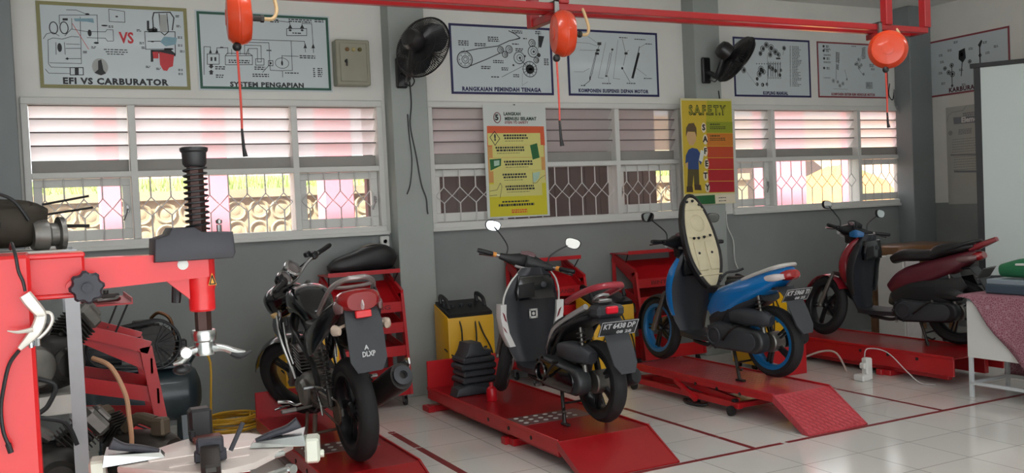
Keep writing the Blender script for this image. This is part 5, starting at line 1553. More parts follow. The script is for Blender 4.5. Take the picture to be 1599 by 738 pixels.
    for s in (-1, 1):
        MB().tube([(s*.19, hy-.03, hz+.002), (s*.27, hy-.055, hz+.004), (s*.355, hy-.085, hz+.006)], [.011, .011, .011], 10).build('handlebar', CHROME, o, M=M)
        gp = MB().tube([(s*.245, hy-.046, hz+.003), (s*.26, hy-.052, hz+.004), (s*.345, hy-.082, hz+.006), (s*.36, hy-.087, hz+.006)], [.013, .0175, .0175, .014], 12)
        gp.build('grip', S.get('grip', BLACK), o, M=M)
        MB().tube([(s*.225, hy-.039, hz+.003), (s*.248, hy-.047, hz+.003)], .018, 12).build('grip_collar', S.get('collar', BLACK), o, M=M)
        MB().tube([(s*.19, hy+.005, hz-.005), (s*.24, hy-.0, hz-.012), (s*.30, hy-.025, hz-.016), (s*.35, hy-.05, hz-.02)], [.006, .0065, .006, .007], 8, 4).build('brake_lever', CHROME, o, M=M)
        if S.get('mirrors', True):
            mx = S.get('mx', .30)
            mirror(o, (s*.155, hy-.01, hz+.02), [(s*.16, hy-.0, hz+.08), (s*(mx*.75), hy+.01, hz+.15)], (s*mx, hy+.01, hz+.205), (.060, .040), M, S.get('mface', (0, 0))[0 if s < 0 else 1], s*.05)
    # tail
    if S['tail']:
        tb = MB().sweep([(0, .54, .43), (0, .42, .53), (0, .26, .615), (0, .06, .69), (0, -.08, .755), (0, -.18, .80)], [(.10, .12), (.145, .135), (.16, .11), (.15, .085), (.11, .062), (.06, .035)], 22, 3.0, smooth=5)
        tb.build('tail_body', S['tail_mat'], o)
        ub = MB().sweep([(0, .53, .36), (0, .40, .44), (0, .22, .53), (0, .02, .61)], [(.115, .09), (.14, .095), (.135, .07), (.10, .04)], 18, 3.2, smooth=4)
        ub.build('under_cover', SHIELD, o)
        lamp = MB().sweep([(0, -.13, .765), (0, -.19, .775), (0, -.225, .785)], [(.085, .035), (.08, .04), (.05, .028)], 18, 2.6, smooth=3)
        lo = lamp.build('tail_light', REDGLASS, o)
        for s in (-1, 1):
            MB().sweep([(s*.10, -.03, .745), (s*.098, -.12, .757), (s*.078, -.19, .767)], [(.022, .022), (.03, .028), (.012, .02)], 12, 2.4, smooth=3).build('turn_signal', S.get('signal') or mat('clear_signal_lens', (216, 206, 206), .15, 0, .05, 10, coat=.5), lo)
    if S.get('seat'):
        SV = mat('black_seat_vinyl', (30, 29, 31), .42)
        se = MB().sweep([(0, .56, .735), (0, .46, .775), (0, .32, .775), (0, .18, .79), (0, .12, .825), (0, -.05, .85), (0, -.16, .865)], [(.09, .04), (.13, .055), (.145, .05), (.135, .05), (.125, .055), (.115, .045), (.07, .02)], 20, 2.8, smooth=4)
        se.build('seat', SV, o)
    rail = MB().tube([(-.12, .18, S.get('railz', .80)-.045), (-.125, .04, S.get('railz', .80)+.005), (-.10, -.13, S.get('railz', .80)+.06), (0, -.19, S.get('railz', .80)+.075), (.10, -.13, S.get('railz', .80)+.06), (.125, .04, S.get('railz', .80)+.005), (.12, .18, S.get('railz', .80)-.045)], S.get('railr', .016), 10, 5)
    rail.build('grab_rail', S['rail'], o)
    # rear mudguard flap with licence plate
    fl = MB().loft([[(-.06, .0, .66), (.06, .0, .66), (.06, .0, .675), (-.06, .0, .675)], [(-.085, -.14, .665), (.085, -.14, .665), (.085, -.13, .685), (-.085, -.13, .685)], [(-.09, -.205, .60), (.09, -.205, .60), (.09, -.195, .615), (-.09, -.195, .615)], [(-.09, -.255, .51), (.09, -.255, .51), (.09, -.243, .515), (-.09, -.243, .515)], [(-.085, -.30, .415), (.085, -.30, .415), (.085, -.285, .415), (-.085, -.285, .415)], [(-.05, -.325, .36), (.05, -.325, .36), (.05, -.31, .355), (-.05, -.31, .355)]])
    fl.build('rear_mudguard', S.get('flap', DARK), o)
    plate(o, (0, -.235, .632), .55, .275, .115, S['plate'][0], S['plate'][1], S.get('pyaw', 0))
    # engine unit
    R0 = R
    en = MB()
    hull = []
    for k in range(13):
        a = math.radians(-100+k*17); hull.append((.40+.105*math.cos(a), .30+.105*math.sin(a)))
    for k in range(13):
        a = math.radians(80+k*15); hull.append((.02+.088*math.cos(a), R0+.012+.088*math.sin(a)))
    en.prism(hull, -.205, -.10, 'X', None, .022, 3)
    eo = en.build('transmission_case', S.get('case', mat('dark_engine_grey', (62, 64, 66), .4, .5, .15, 20)), o)
    rb = MB()
    rb.prism([(y*.82+.045, z*.82+.052) for y, z in hull], -.216, -.203, 'X', None, .006)
    for k in range(8):
        a = 2*PI*k/8; rb.lathe([(.009, 0), (.009, .012), (0, .013)], 8, rotm(0, -PI/2, 0, (-.20, .40+.093*math.cos(a), .30+.093*math.sin(a))))
    rb.tube([(-.222, .40+.062*math.cos(2*PI*k/18), .30+.062*math.sin(2*PI*k/18)) for k in range(18)], .008, 6, closed=True)
    rb.build('clutch_cover', GLOSSB if S.get('gloss_case') else DARK, eo)
    MB().tube([(-.225, .30, .28), (-.245, .27, .30), (-.25, .18, .37), (-.245, .12, .40)], [.012, .010, .009, .009], 8, 4).tube([(-.245, .12, .40), (-.30, .10, .405)], .010, 8).build('kick_starter', IRON, eo)
    cyb = MB().sweep([(0, .34, .33), (0, .48, .36), (0, .60, .385)], [(.085, .085), (.075, .075), (.06, .06)], 14, 3, smooth=3)
    for i in range(6): cyb.box((0, .44+i*.022, .352+i*.0045), (.17, .006, .16), .003)
    cyb.bb(-.10, .09, .28, .46, .20, .38, .03)
    cyb.build('engine_block', ALU, o)
    MB().sweep([(-.10, .30, .445), (-.115, .16, .455), (-.115, .0, .45), (-.10, -.08, .435)], [(.045, .05), (.06, .065), (.058, .06), (.04, .04)], 14, 3, smooth=4).build('air_filter_box', S.get('airbox', DARK), o)
    sk = MB()
    a_, b_ = Vector((-.125, -.03, R0+.03)), Vector((-.118, .03, .62))
    sk.cyl(a_, a_.lerp(b_, .45), .017, 12).cyl(a_.lerp(b_, .4), b_, .010, 10).box(a_, (.03, .045, .04), .008)
    so = sk.build('shock_absorber', ALU, o)
    coil = []
    for k in range(8*9+1):
        a = 2*PI*k/9; p = a_.lerp(b_, .25+.68*k/72)
        coil.append(p+Vector((.027*math.cos(a), .027*math.sin(a), 0)))
    MB().tube(coil, .0055, 6).build('coil_spring', S.get('spring', IRON), so)
    ex = MB().tube([(.05, .5, .30), (.10, .42, .20), (.13, .25, .19), (.15, .12, .23)], .018, 10, 4)
    ex.sweep([(.155, .14, .235), (.165, .08, .25), (.175, -.10, .29), (.175, -.15, .30)], [(.03, .03), (.05, .055), (.055, .06), (.035, .04)], 18, 2.2, smooth=3)
    ex.build('exhaust', mat('black_exhaust', (40, 40, 42), .5, .4), o)
    # centre stand
    zl = S.get('stand_z', -.035)
    cs = MB()
    cs.tube([(-.13, .28, .19), (-.15, .24, .10), (-.165, .20, zl+.012)], .013, 9, 3).tube([(.13, .28, .19), (.15, .24, .10), (.165, .20, zl+.012)], .013, 9, 3)
    cs.tube([(-.13, .28, .19), (.13, .28, .19)], .012, 9).tube([(-.15, .24, .10), (.15, .24, .10)], .008, 8)
    cs.box((-.165, .19, zl+.008), (.03, .085, .016), .004).box((.165, .19, zl+.008), (.03, .085, .016), .004)
    cs.tube([(-.155, .22, .07), (-.20, .15, .06), (-.215, .12, .075)], .008, 7, 3)
    cs.build('centre_stand', IRON, o)
    MB().tube([(-.14, .48, .225), (-.19, .47, .205), (-.23, .45, .20)], [.012, .012, .010], 8).build('footrest', mat('worn_peg', (130, 126, 122), .4, .5), o)
    return o

# white-red scooter: stripped of its seat and tail panels
WR = dict(body=WHITEP, side_strip=WHITEP, graphic=True, edge=WHITE, rim=RIMB, tail=False, seat=False, rail=mat('faded_red_rail', (158, 44, 58), .35, 0, .1, 12, coat=.3), railz=.82, railr=.021,
          plate=('KT 6438 DP', '08 28'), sticker=True, collar=mat('brass_orange_collar', (226, 150, 70), .35, .2), gloss_case=True, stand_z=-.034, mface=(.35, -.1), mx=.30, R=.265, yl=.90, pyaw=0)
s2 = scooter('white-red scooter with missing seat and plate KT 6438 DP on the flat red lift', (3.175, 5.12, .205), .0, -.62, WR)
# its bare rear frame
SILV = mat('silver_frame_paint', (190, 190, 190), .3, .6, .1, 14)
for s in (-1, 1):
    MB().tube([(s*.10, .50, .40), (s*.115, .40, .56), (s*.11, .20, .665)], .015, 10, 4).tube([(s*.11, .20, .665), (s*.10, -.02, .755)], .019, 10).build('rear_frame_tube', SILV if s < 0 else BLACK, s2)
    MB().tube([(s*.115, .44, .46), (s*.125, .30, .575), (s*.115, .10, .65), (s*.10, -.05, .69)], .014, 9, 4).build('lower_frame_tube', BLACK, s2)
MB().sweep([(-.01, .46, .46), (0, .38, .56), (0, .22, .63), (0, .02, .69), (0, -.10, .72)], [(.09, .10), (.105, .09), (.10, .055), (.095, .045), (.085, .035)], 16, 3, smooth=3).build('under_seat_tray', BLACK, s2)
MB().bb(-.10, .10, -.17, -.03, .69, .765, .02).build('tail_bracket', DARK, s2)
MB().bb(-.05, .035, -.195, -.165, .715, .762, .008).build('tail_light', mat('bright_red_lens', (226, 30, 52), .2, 0, .05, 10), s2)
MB().tube([(-.05, -.04, .80), (-.02, -.07, .825), (.04, -.07, .82)], .012, 8, 3).bb(-.05, .05, -.1, -.01, .775, .80, .006).build('seat_latch', STEEL, s2)
MB().tube([(-.09, .30, .55), (-.13, .40, .5), (-.12, .46, .38), (-.06, .48, .30)], .012, 8, 5).tube([(.02, .42, .62), (-.04, .50, .55), (-.10, .52, .42)], .016, 8, 5).build('breather_hose', BLACK, s2)
MB().sweep([(-.02, .38, .50), (-.0, .30, .54), (.02, .18, .56)], [(.06, .05), (.08, .06), (.06, .05)], 14, 2.6, smooth=3).build('throttle_body', IRON, s2)

# blue scooter: seat tipped up on its hinge
BL = dict(fpw=.80, body=BLUEP, edge=BLUEP, rim=BLUER, spokemat=RIMB, tail=True, tail_mat=BLUEP, seat=False, rail=mat('pale_rail', (196, 194, 190), .35, .2, .08, 12), railz=.775, railr=.014, plate=('KT 5968 TI', '08 25'), stand_z=-.034, mface=(.1, -.1), mx=.33, R=.268, yl=.84,
          flap=DARK)
s3 = scooter('blue scooter with its seat tipped open, on the checkered ramp lift', (4.85, 5.36, .255), .10, -.12, BL)
st = MB()
HIN = Matrix.Translation((0, .60, .63)) @ Matrix.Rotation(math.radians(-18), 4, 'X') @ Matrix.Diagonal((1.25, 1, 1.1, 1))
seat_out = []
for k in range(36):
    t = 2*PI*k/36
    c_, q_ = math.cos(t), math.sin(t)
    zc = .36+.36*math.copysign(abs(q_)**.85, q_)
    wv = .135*(1-.32*((zc-.28)/.44)**2) if zc > .28 else .135*(1-.45*((.28-zc)/.28)**2)
    seat_out.append((wv*math.copysign(abs(c_)**.8, c_), zc))
st.loft([[(x*.99, -.0, z) for x, z in seat_out], [(x, .012, z) for x, z in seat_out], [(x*1.0, .035, .36+(z-.36)*1.0) for x, z in seat_out], [(x*.88, .075, .36+(z-.36)*.95) for x, z in seat_out], [(x*.5, .09, .36+(z-.36)*.8) for x, z in seat_out]], True, HIN)
st.tube([(x, -.004, z) for x, z in seat_out], .012, 6, closed=True, M=HIN)
so = st.build('seat', mat('black_seat_vinyl', (30, 29, 31), .42), s3)
sb = MB()
sb.loft([[(x*.90, -.004, .36+(z-.36)*.95) for x, z in seat_out], [(x*.88, -.010, .36+(z-.36)*.94) for x, z in seat_out]], True, HIN)
sb.bb(-.085, -.012, -.022, -.006, .14, .36, .006, HIN).bb(.012, .085, -.022, -.006, .14, .36, .006, HIN)
sb.ball((0, -.008, .50), .055, 14, (1.1, .35, 1.2), HIN)
for z in (.10, .39, .60): sb.bb(-.10+.02*(z > .5), .10-.02*(z > .5), -.016, -.006, z, z+.012, .003, HIN)
sb.build('seat_underside', mat('aged_cream_plastic', (206, 196, 164), .5, 0, .2, 9), so)
sd_ = MB()
for x, z in ((-.06, .27), (.05, .27), (-.07, .385), (-.03, .385), (.02, .39), (.075, .40), (-.05, .665), (.0, .67), (.05, .64)): sd_.lathe([(0, 0), (.011, 0), (.009, .008), (0, .009)], 10, HIN @ rotm(PI/2, 0, 0, (x, -.018, z)))
sd_.build('rubber_stop', BLACK, so)
MB().bb(-.05, .05, .50, .64, .60, .66, .01).tube([(-.03, .50, .70), (.03, .49, .76), (.09, .44, .77), (.13, .40, .79)], .010, 8, 3).bb(.0, .1, .36, .47, .70, .735, .01).build('seat_hinge', BLACK, s3)
MB().bb(-.10, .10, .1, .40, .66, .72, .02).build('under_seat_box', BLACK, s3)

# red and black motorbike at the back
RB = dict(signal=mat('smoky_lens', (120, 90, 90), .15, 0, .1, 15, coat=.4), body=BLACK, edge=BLACK, rim=RIMB, tail=True, tail_mat=mat('dull_dark_red_paint', (92, 30, 42), .4, 0, .15, 8), seat=True, rail=BLACK, railz=.83, plate=('', ''), stand_z=-.03, mface=(.2, .2), mx=.31, R=.285, wb=1.24, yl=.84, fender=REDP, flap=BLACK, tw=.078, case=mat('black_case', (34, 35, 38), .4, .3), airbox=BLACK)
s4 = scooter('red and black scooter with red front fender on the rearmost lift', (7.10, 5.52, .24), .26, -.42, RB)
MB().sweep([(0, .93, .50), (0, .99, .60), (0, .985, .74), (0, .93, .86), (0, .86, .93)], [(.10, .05), (.155, .075), (.16, .07), (.13, .05), (.09, .03)], 18, 2.6, up=(0, 1, .2), smooth=4).build('front_cowl', REDP, s4)
for sd2 in (-1, 1):
    MB().sweep([(sd2*.145, .50, .36), (sd2*.155, .30, .42), (sd2*.15, .08, .47), (sd2*.12, -.1, .56)], [(.02, .10), (.025, .13), (.022, .11), (.01, .05)], 14, 2.8, smooth=4).build('engine_side_cover', BLACK, s4)
MB().sweep([(-.06, .905, 1.035), (0, .93, 1.05), (.06, .905, 1.035)], [(.01, .02), (.02, .04), (.01, .02)], 10, 2.4, smooth=3).tube([(-.07, .95, 1.05), (-.06, .97, 1.09), (.06, .97, 1.09), (.07, .95, 1.05)], .006, 6, 3).build('windscreen', BLACK, s4)
MB().sweep([(-.10, .80, .965), (-.14, .86, .98), (-.12, .93, .97)], [(.004, .02), (.006, .035), (.004, .02)], 8, 2.4, smooth=3).build('blue_badge', mat('blue_badge_paint', (40, 104, 160), .35), s4)
MB().sweep([(0, -.12, .84), (0, -.22, .875), (0, -.33, .92)], [(.07, .03), (.06, .028), (.03, .02)], 14, 2.6, smooth=3).build('tail_tip', REDP, s4)

# ------------------------------------------------------------------ black naked motorcycle seen from behind
o = thing('motorcycle', 'black motorcycle seen from behind with big red tail light, nearest the camera', 'motorcycle', (1.605, 5.29, .175), -.03, 'parked motorbikes on the lifts')
b1 = o
R1, wb1 = .305, 1.30
rake = .44
A1 = (0, wb1-math.tan(rake)*(.95-R1)+.05, .95)
M1 = steer_m(A1, rake, .80)
o.rotation_euler = (0, -.05, .02)
I4 = Matrix.Identity(4)
wheel(o, 'rear_wheel', (0, 0, R1), R1, .218, .108, RIMB, I4, 5, .045, None, (.075, .04, .075))
wheel(o, 'front_wheel', (0, wb1, R1), R1, .222, .10, RIMB, M1, 3, .045, (.13, .05))
ax = Vector((0, -math.sin(rake), math.cos(rake)))
fk = MB()
for s in (-1, 1):
    b = Vector((s*.095, wb1, R1))
    fk.tube([b, b+ax*.32], .026, 14).tube([b+ax*.32, b+ax*.72], .016, 12).box(b, (.04, .06, .05), .01)
fk.bar(Vector((-.11, wb1, R1))+ax*.52, Vector((.11, wb1, R1))+ax*.52, .05, .03, ax).bar(Vector((-.11, wb1, R1))+ax*.69, Vector((.11, wb1, R1))+ax*.69, .05, .025, ax)
fk.build('front_fork', ALU, o, M=M1)
fd = MB(); rings = []
for k in range(11):
    a = math.radians(20+k*13); rr = R1+.025
    ring = [(-.065+.13*j/6, wb1+(rr-.02*(2*j/6-1)**2)*math.cos(a), R1+(rr-.02*(2*j/6-1)**2)*math.sin(a)) for j in range(7)]
    ring += [(-.062+.124*j/6, wb1+(rr-.006-.02*(2*j/6-1)**2)*math.cos(a), R1+(rr-.006-.02*(2*j/6-1)**2)*math.sin(a)) for j in range(6, -1, -1)]
    rings.append(ring)
fd.loft(rings); fo = fd.build('front_fender', GLOSSB, o, M=M1)
MB().tube([(-.067, wb1+.33*math.cos(math.radians(d)), R1+.325*math.sin(math.radians(d))) for d in (110, 125, 140, 150)], .009, 6).build('fender_edge', CHROME, fo, M=M1)
hl = MB().sweep([(0, wb1-.28, .90), (0, wb1-.20, .90), (0, wb1-.10, .885), (0, wb1-.03, .87)], [(.07, .07), (.115, .095), (.125, .11), (.08, .085)], 20, 2.5, smooth=4)
ho = hl.build('headlight_cowl', GLOSSB, o, M=M1)
MB().sweep([(0, wb1-.06, .875), (0, wb1-.01, .865)], [(.10, .09), (.06, .06)], 18, 2.4).build('headlight', mat('clear_lens', (190, 196, 200), .1), ho, M=M1)
for s in (-1, 1):
    MB().tube([(s*.10, wb1-.16, .86), (s*.17, wb1-.16, .855)], .008, 7).sweep([(s*.17, wb1-.19, .855), (s*.185, wb1-.16, .855), (s*.17, wb1-.12, .855)], [(.012, .014), (.02, .022), (.01, .012)], 10, 2.2, smooth=3).build('front_turn_signal', AMBER, ho, M=M1)
for x, z, r in ((-.075, 1.05, .052), (.045, 1.065, .06)):
    T = rotm(1.1, 0, 0, (x, wb1-.25, z+.01))
    go = MB().lathe([(0, -.05), (r*.8, -.045), (r, -.01), (r, .02), (r*.86, .024), (r*.84, .012), (0, .012)], 24, T).build('gauge', BLACK, o, M=M1)
    MB().lathe([(r*.80, .016), (r*1.06, .010), (r*1.06, .024), (r*.80, .030)], 24, T, False, True).build('gauge_bezel', CHROME, go, M=M1)
    MB().lathe([(0, .0125), (r*.83, .0125), (r*.83, .014), (0, .014)], 24, T).build('gauge_face', mat('gauge_face', (120, 112, 110), .3), go, M=M1)
hb_y, hb_z = A1[1]-.03, 1.06
MB().tube([(-.37, hb_y-.10, hb_z+.03), (-.22, hb_y-.07, hb_z+.03), (-.14, hb_y-.02, hb_z+.0), (-.06, hb_y+.02, hb_z-.05), (.06, hb_y+.02, hb_z-.05), (.14, hb_y-.02, hb_z), (.22, hb_y-.07, hb_z+.03), (.37, hb_y-.10, hb_z+.03)], .011, 10, 4).build('handlebar', STEEL, o, M=M1)
for s in (-1, 1):
    MB().tube([(s*.25, hb_y-.078, hb_z+.03), (s*.37, hb_y-.10, hb_z+.03), (s*.385, hb_y-.103, hb_z+.03)], [.017, .0175, .013], 12).build('grip', BLACK, o, M=M1)
    MB().box((s*.215, hb_y-.06, hb_z+.03), (.06, .05, .05), .012).box((s*.19, hb_y-.03, hb_z+.055), (.05, .04, .035), .008).build('switch_block', BLACK, o, M=M1)
    MB().tube([(s*.20, hb_y-.02, hb_z+.02), (s*.27, hb_y-.01, hb_z+.012), (s*.36, hb_y-.045, hb_z+.01)], [.007, .007, .008], 8, 4).build('brake_lever', STEEL, o, M=M1)
    MB().tube([(s*.2, hb_y+.0, hb_z), (s*.16, hb_y+.10, hb_z-.05), (s*.08, hb_y+.15, hb_z-.18)], .006, 6, 4).build('brake_hose', BLACK, o, M=M1)
MB().sweep([(0, .98, .80), (0, .92, .86), (0, .80, .90), (0, .66, .89), (0, .52, .82), (0, .44, .76)], [(.05, .05), (.11, .09), (.135, .10), (.13, .10), (.10, .08), (.06, .04)], 22, 2.5, smooth=5).build('fuel_tank', GLOSSB, o)
for s in (-1, 1):
    MB().sweep([(s*.15, 1.02, .80), (s*.165, .94, .72), (s*.15, .86, .60), (s*.12, .80, .48)], [(.010, .05), (.014, .09), (.012, .08), (.006, .04)], 12, 2.6, up=(0, 1, .3), smooth=4).build('tank_shroud', GLOSSB, o)
    MB().tube([(s*.172, .93, .80), (s*.178, .86, .66), (s*.15, .80, .50), (s*.14, .74, .40)], [.008, .012, .012, .007], 8, 4).tube([(s*.155, .84, .76), (s*.16, .78, .62), (s*.145, .73, .50)], [.005, .008, .005], 8, 4).build('shroud_trim', CHROME, o)
MB().sweep([(0, .52, .77), (0, .36, .775), (0, .18, .79), (0, .06, .86), (0, -.10, .92), (0, -.22, .975)], [(.10, .035), (.13, .04), (.135, .04), (.125, .045), (.11, .04), (.075, .025)], 20, 2.7, smooth=4).build('seat', mat('black_seat_vinyl', (30, 29, 31), .42), o)
for s in (-1, 1):
    MB().sweep([(s*.11, .50, .66), (s*.13, .32, .68), (s*.13, .12, .77), (s*.105, -.08, .87), (s*.08, -.22, .94)], [(.012, .07), (.015, .085), (.014, .07), (.014, .055), (.010, .035)], 12, 2.8, smooth=4).build('side_panel', GLOSSB, o)
tl = MB().sweep([(0, -.21, .965), (0, -.29, .965), (0, -.335, .962)], [(.115, .055), (.12, .062), (.085, .05)], 22, 2.7, smooth=3)
to = tl.build('tail_light', REDGLASS, o)
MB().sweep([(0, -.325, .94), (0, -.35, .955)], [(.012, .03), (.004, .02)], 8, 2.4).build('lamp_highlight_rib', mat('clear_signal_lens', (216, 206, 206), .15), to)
for s in (-1, 1):
    MB().sweep([(s*.105, -.19, .935), (s*.12, -.26, .93), (s*.11, -.31, .925)], [(.02, .03), (.022, .034), (.008, .02)], 12, 2.4, smooth=3).build('tail_light_wing', mat('smoky_lens', (120, 90, 90), .15, 0, .1, 15, coat=.4), to)
MB().tube([(-.135, .06, .88), (-.14, -.08, .96), (-.12, -.20, 1.045), (-.06, -.27, 1.085), (0, -.285, 1.09), (.06, -.27, 1.085), (.12, -.20, 1.045), (.14, -.08, .96), (.135, .06, .88)], .015, 10, 5).tube([(-.12, -.20, 1.045), (-.05, -.2, 1.035), (.05, -.2, 1.035), (.12, -.20, 1.045)], .011, 8, 3).build('grab_rail', mat('dull_silver_rail', (168, 160, 158), .35, .7, .1, 14), o)
MB().tube([(.13, -.17, 1.03), (.145, -.2, .95), (.13, -.22, .86), (.11, -.22, .81)], [.008, .010, .010, .006], 8, 4).build('tail_loop', BLACK, o)
MB().loft([[(-.07, -.20, .92), (.07, -.20, .92), (.07, -.18, .93), (-.07, -.18, .93)], [(-.095, -.30, .905), (.095, -.30, .905), (.095, -.29, .92), (-.095, -.29, .92)], [(-.105, -.33, .85), (.105, -.33, .85), (.105, -.32, .86), (-.105, -.32, .86)], [(-.105, -.36, .64), (.105, -.36, .64), (.105, -.35, .64), (-.105, -.35, .64)], [(-.07, -.365, .575), (.07, -.365, .575), (.07, -.355, .575), (-.07, -.355, .575)]]).build('rear_mudguard', DARK, o)
MB().bb(-.045, .045, -.345, -.322, .872, .912, .004).build('reflector', mat('bright_red_reflector', (232, 44, 50), .2, 0, .05, 20), o)
b = Ink(-.3625, 0)
b.text('A', -.01, .71, .035, bold=.03).text('DLXP', .0, .673, .04, bold=.03, width=.075)
b.mb.build('flap_lettering', mat('plate_white', (206, 208, 210), .5), o)
for s in (-1, 1):
    MB().tube([(s*.07, -.27, .84), (s*.13, -.28, .825)], .009, 8).sweep([(s*.13, -.24, .82), (s*.15, -.275, .815), (s*.135, -.315, .81)], [(.014, .02), (.026, .032), (.012, .02)], 12, 2.2, smooth=3).build('rear_turn_signal', mat('pale_signal_lens', (206, 186, 168), .2, 0, .1, 12, coat=.4), o)
en = MB()
en.sweep([(0, .50, .32), (0, .60, .33), (0, .74, .33), (0, .84, .34)], [(.10, .09), (.13, .12), (.125, .115), (.08, .08)], 18, 3.2, smooth=3)
for i in range(7): en.box((0, .86-.0+i*.004, .44+i*.022), (.17, .17, .007), .003, None, (.2, 0, 0))
en.box((0, .88, .50), (.13, .13, .18), .02, None, (.2, 0, 0))
eo = en.build('engine_block', ALU, o)
for s in (-1, 1):
    MB().lathe([(.088, 0), (.09, .02), (.07, .04), (.03, .045), (0, .045)], 24, rotm(0, s*PI/2, 0, (s*.11, .60, .33))).lathe([(.06, 0), (.062, .02), (.04, .035), (0, .036)], 20, rotm(0, s*PI/2, 0, (s*.10, .74, .35))).build('engine_cover', mat('bright_cast_alloy', (150, 148, 144), .35, .8, .2, 20), eo)
fr = MB()
for s in (-1, 1):
    fr.tube([(0, 1.03, .86), (s*.09, .88, .74), (s*.115, .62, .66), (s*.10, .42, .52), (s*.09, .38, .32)], .018, 9, 5).tube([(s*.11, .60, .68), (s*.10, .20, .76), (s*.08, -.25, .82)], .013, 8, 4)
    fr.tube([(0, 1.02, .80), (s*.07, .98, .55), (s*.08, .90, .28), (s*.09, .55, .215), (s*.09, .38, .28)], .015, 9, 5)
fr.build('frame', BLACK, o)
sw = MB()
for s in (-1, 1):
    sw.bar((s*.09, .40, .33), (s*.085, .0, R1), .022, .045).box((s*.085, -.0, R1), (.025, .07, .05), .006)
sw.build('swing_arm', mat('silver_swing_arm', (120, 118, 114), .4, .7, .15, 14), o)
for s in (-1, 1):
    a_, b_ = Vector((s*.125, .03, R1+.03)), Vector((s*.12, .14, .70))
    k_ = MB().cyl(a_, a_.lerp(b_, .4), .017, 10).cyl(a_.lerp(b_, .4), b_, .009, 8)
    for j in range(9): 
        p = a_.lerp(b_, .3+j*.07); k_.tube([p+Vector((.026*math.cos(q), .026*math.sin(q), 0)) for q in [2*PI*i/12 for i in range(12)]], .0055, 5, closed=True)
    k_.build('shock_absorber', IRON, o)
chn = MB()
for s in (0, .02):
    pass
chn.tube([(-.105, .0+.07*math.cos(a), R1+.07*math.sin(a)) for a in [PI/2+PI*k/10 for k in range(11)]]+[(-.105, .48+.035*math.cos(a), .325+.035*math.sin(a)) for a in [-PI/2+PI*k/8 for k in range(9)]], .008, 6, closed=True)
chn.lathe([(.03, -.003), (.072, -.003), (.072, .003), (.03, .003)], 30, rotm(0, PI/2, 0, (-.105, 0, R1)))
chn.build('drive_chain', mat('oily_chain', (92, 78, 66), .5, .7, .3, 30), o)
MB().sweep([(-.118, .36, .39), (-.12, .2, .40), (-.118, .02, .385)], [(.008, .02), (.010, .025), (.006, .012)], 10, 2.6, smooth=3).tube([(-.13, .32, .40), (-.135, .22, .33), (-.14, .18, .26)], [.005, .009, .006], 8, 3).build('chain_guard', CHROME, o)
ex = MB().tube([(.05, .97, .46), (.07, 1.05, .34), (.09, .9, .24), (.11, .6, .20), (.13, .35, .22), (.15, .2, .29)], .020, 12, 5)
ex.sweep([(.155, .20, .29), (.17, .12, .33), (.205, -.20, .47), (.21, -.27, .50)], [(.03, .03), (.062, .07), (.072, .082), (.066, .076)], 22, 2.1, smooth=4)
xo = ex.build('exhaust', mat('satin_black_exhaust', (52, 49, 48), .45, .5, .15, 14), o)
T = Matrix.Translation((.2115, -.283, .506)) @ Vector((.0, -.9, .4)).to_track_quat('Z', 'Y').to_matrix().to_4x4()
MB().lathe([(.02, .0), (.055, .0), (.055, .010), (.032, .018), (.024, .018), (.022, -.01)], 22, T, False, True).build('muffler_tip', DARK, xo)
MB().sweep([(.275, .02, .46), (.287, -.14, .53), (.272, -.25, .575)], [(.006, .02), (.008, .04), (.005, .02)], 10, 2.4, smooth=3).build('heat_shield', CHROME, xo)
for s in (-1, 1):
    MB().tube([(s*.10, .55, .25), (s*.2, .53, .25)], .010, 8).box((s*.25, .53, .25), (.10, .03, .025), .006).build('footrest', mat('worn_peg', (130, 126, 122), .4, .5), o)
    MB().tube([(s*.09, .36, .38), (s*.14, .28, .40), (s*.17, .22, .43)], .010, 8, 3).box((s*.2, .215, .435), (.07, .025, .02), .005).build('passenger_peg', STEEL, o)
MB().tube([(-.13, .60, .27), (-.17, .66, .25), (-.19, .76, .255), (-.25, .80, .26)], [.008, .009, .010, .014], 8, 4).sweep([(-.21, .70, .245), (-.27, .66, .25), (-.32, .62, .25)], [(.012, .006), (.016, .008), (.006, .005)], 8, 2.4, smooth=3).build('gear_lever', CHROME, o)
cs = MB()
cs.tube([(-.12, .42, .22), (-.15, .36, .12), (-.17, .30, .012-.005)], .014, 9, 3).tube([(.12, .42, .22), (.15, .36, .12), (.17, .30, .012-.005)], .014, 9, 3).tube([(-.15, .36, .12), (.15, .36, .12)], .009, 8).box((-.17, .29, .005), (.03, .09, .016), .004).box((.17, .29, .005), (.03, .09, .016), .004)
cs.build('centre_stand', mat('muddy_steel', (104, 84, 74), .6, .3, .3, 20), o)
MB().tube([(-.12, .60, .2), (-.16, .52, .1), (-.20, .44, .02)], .011, 8).build('side_stand', mat('muddy_steel', (104, 84, 74), .6), o)
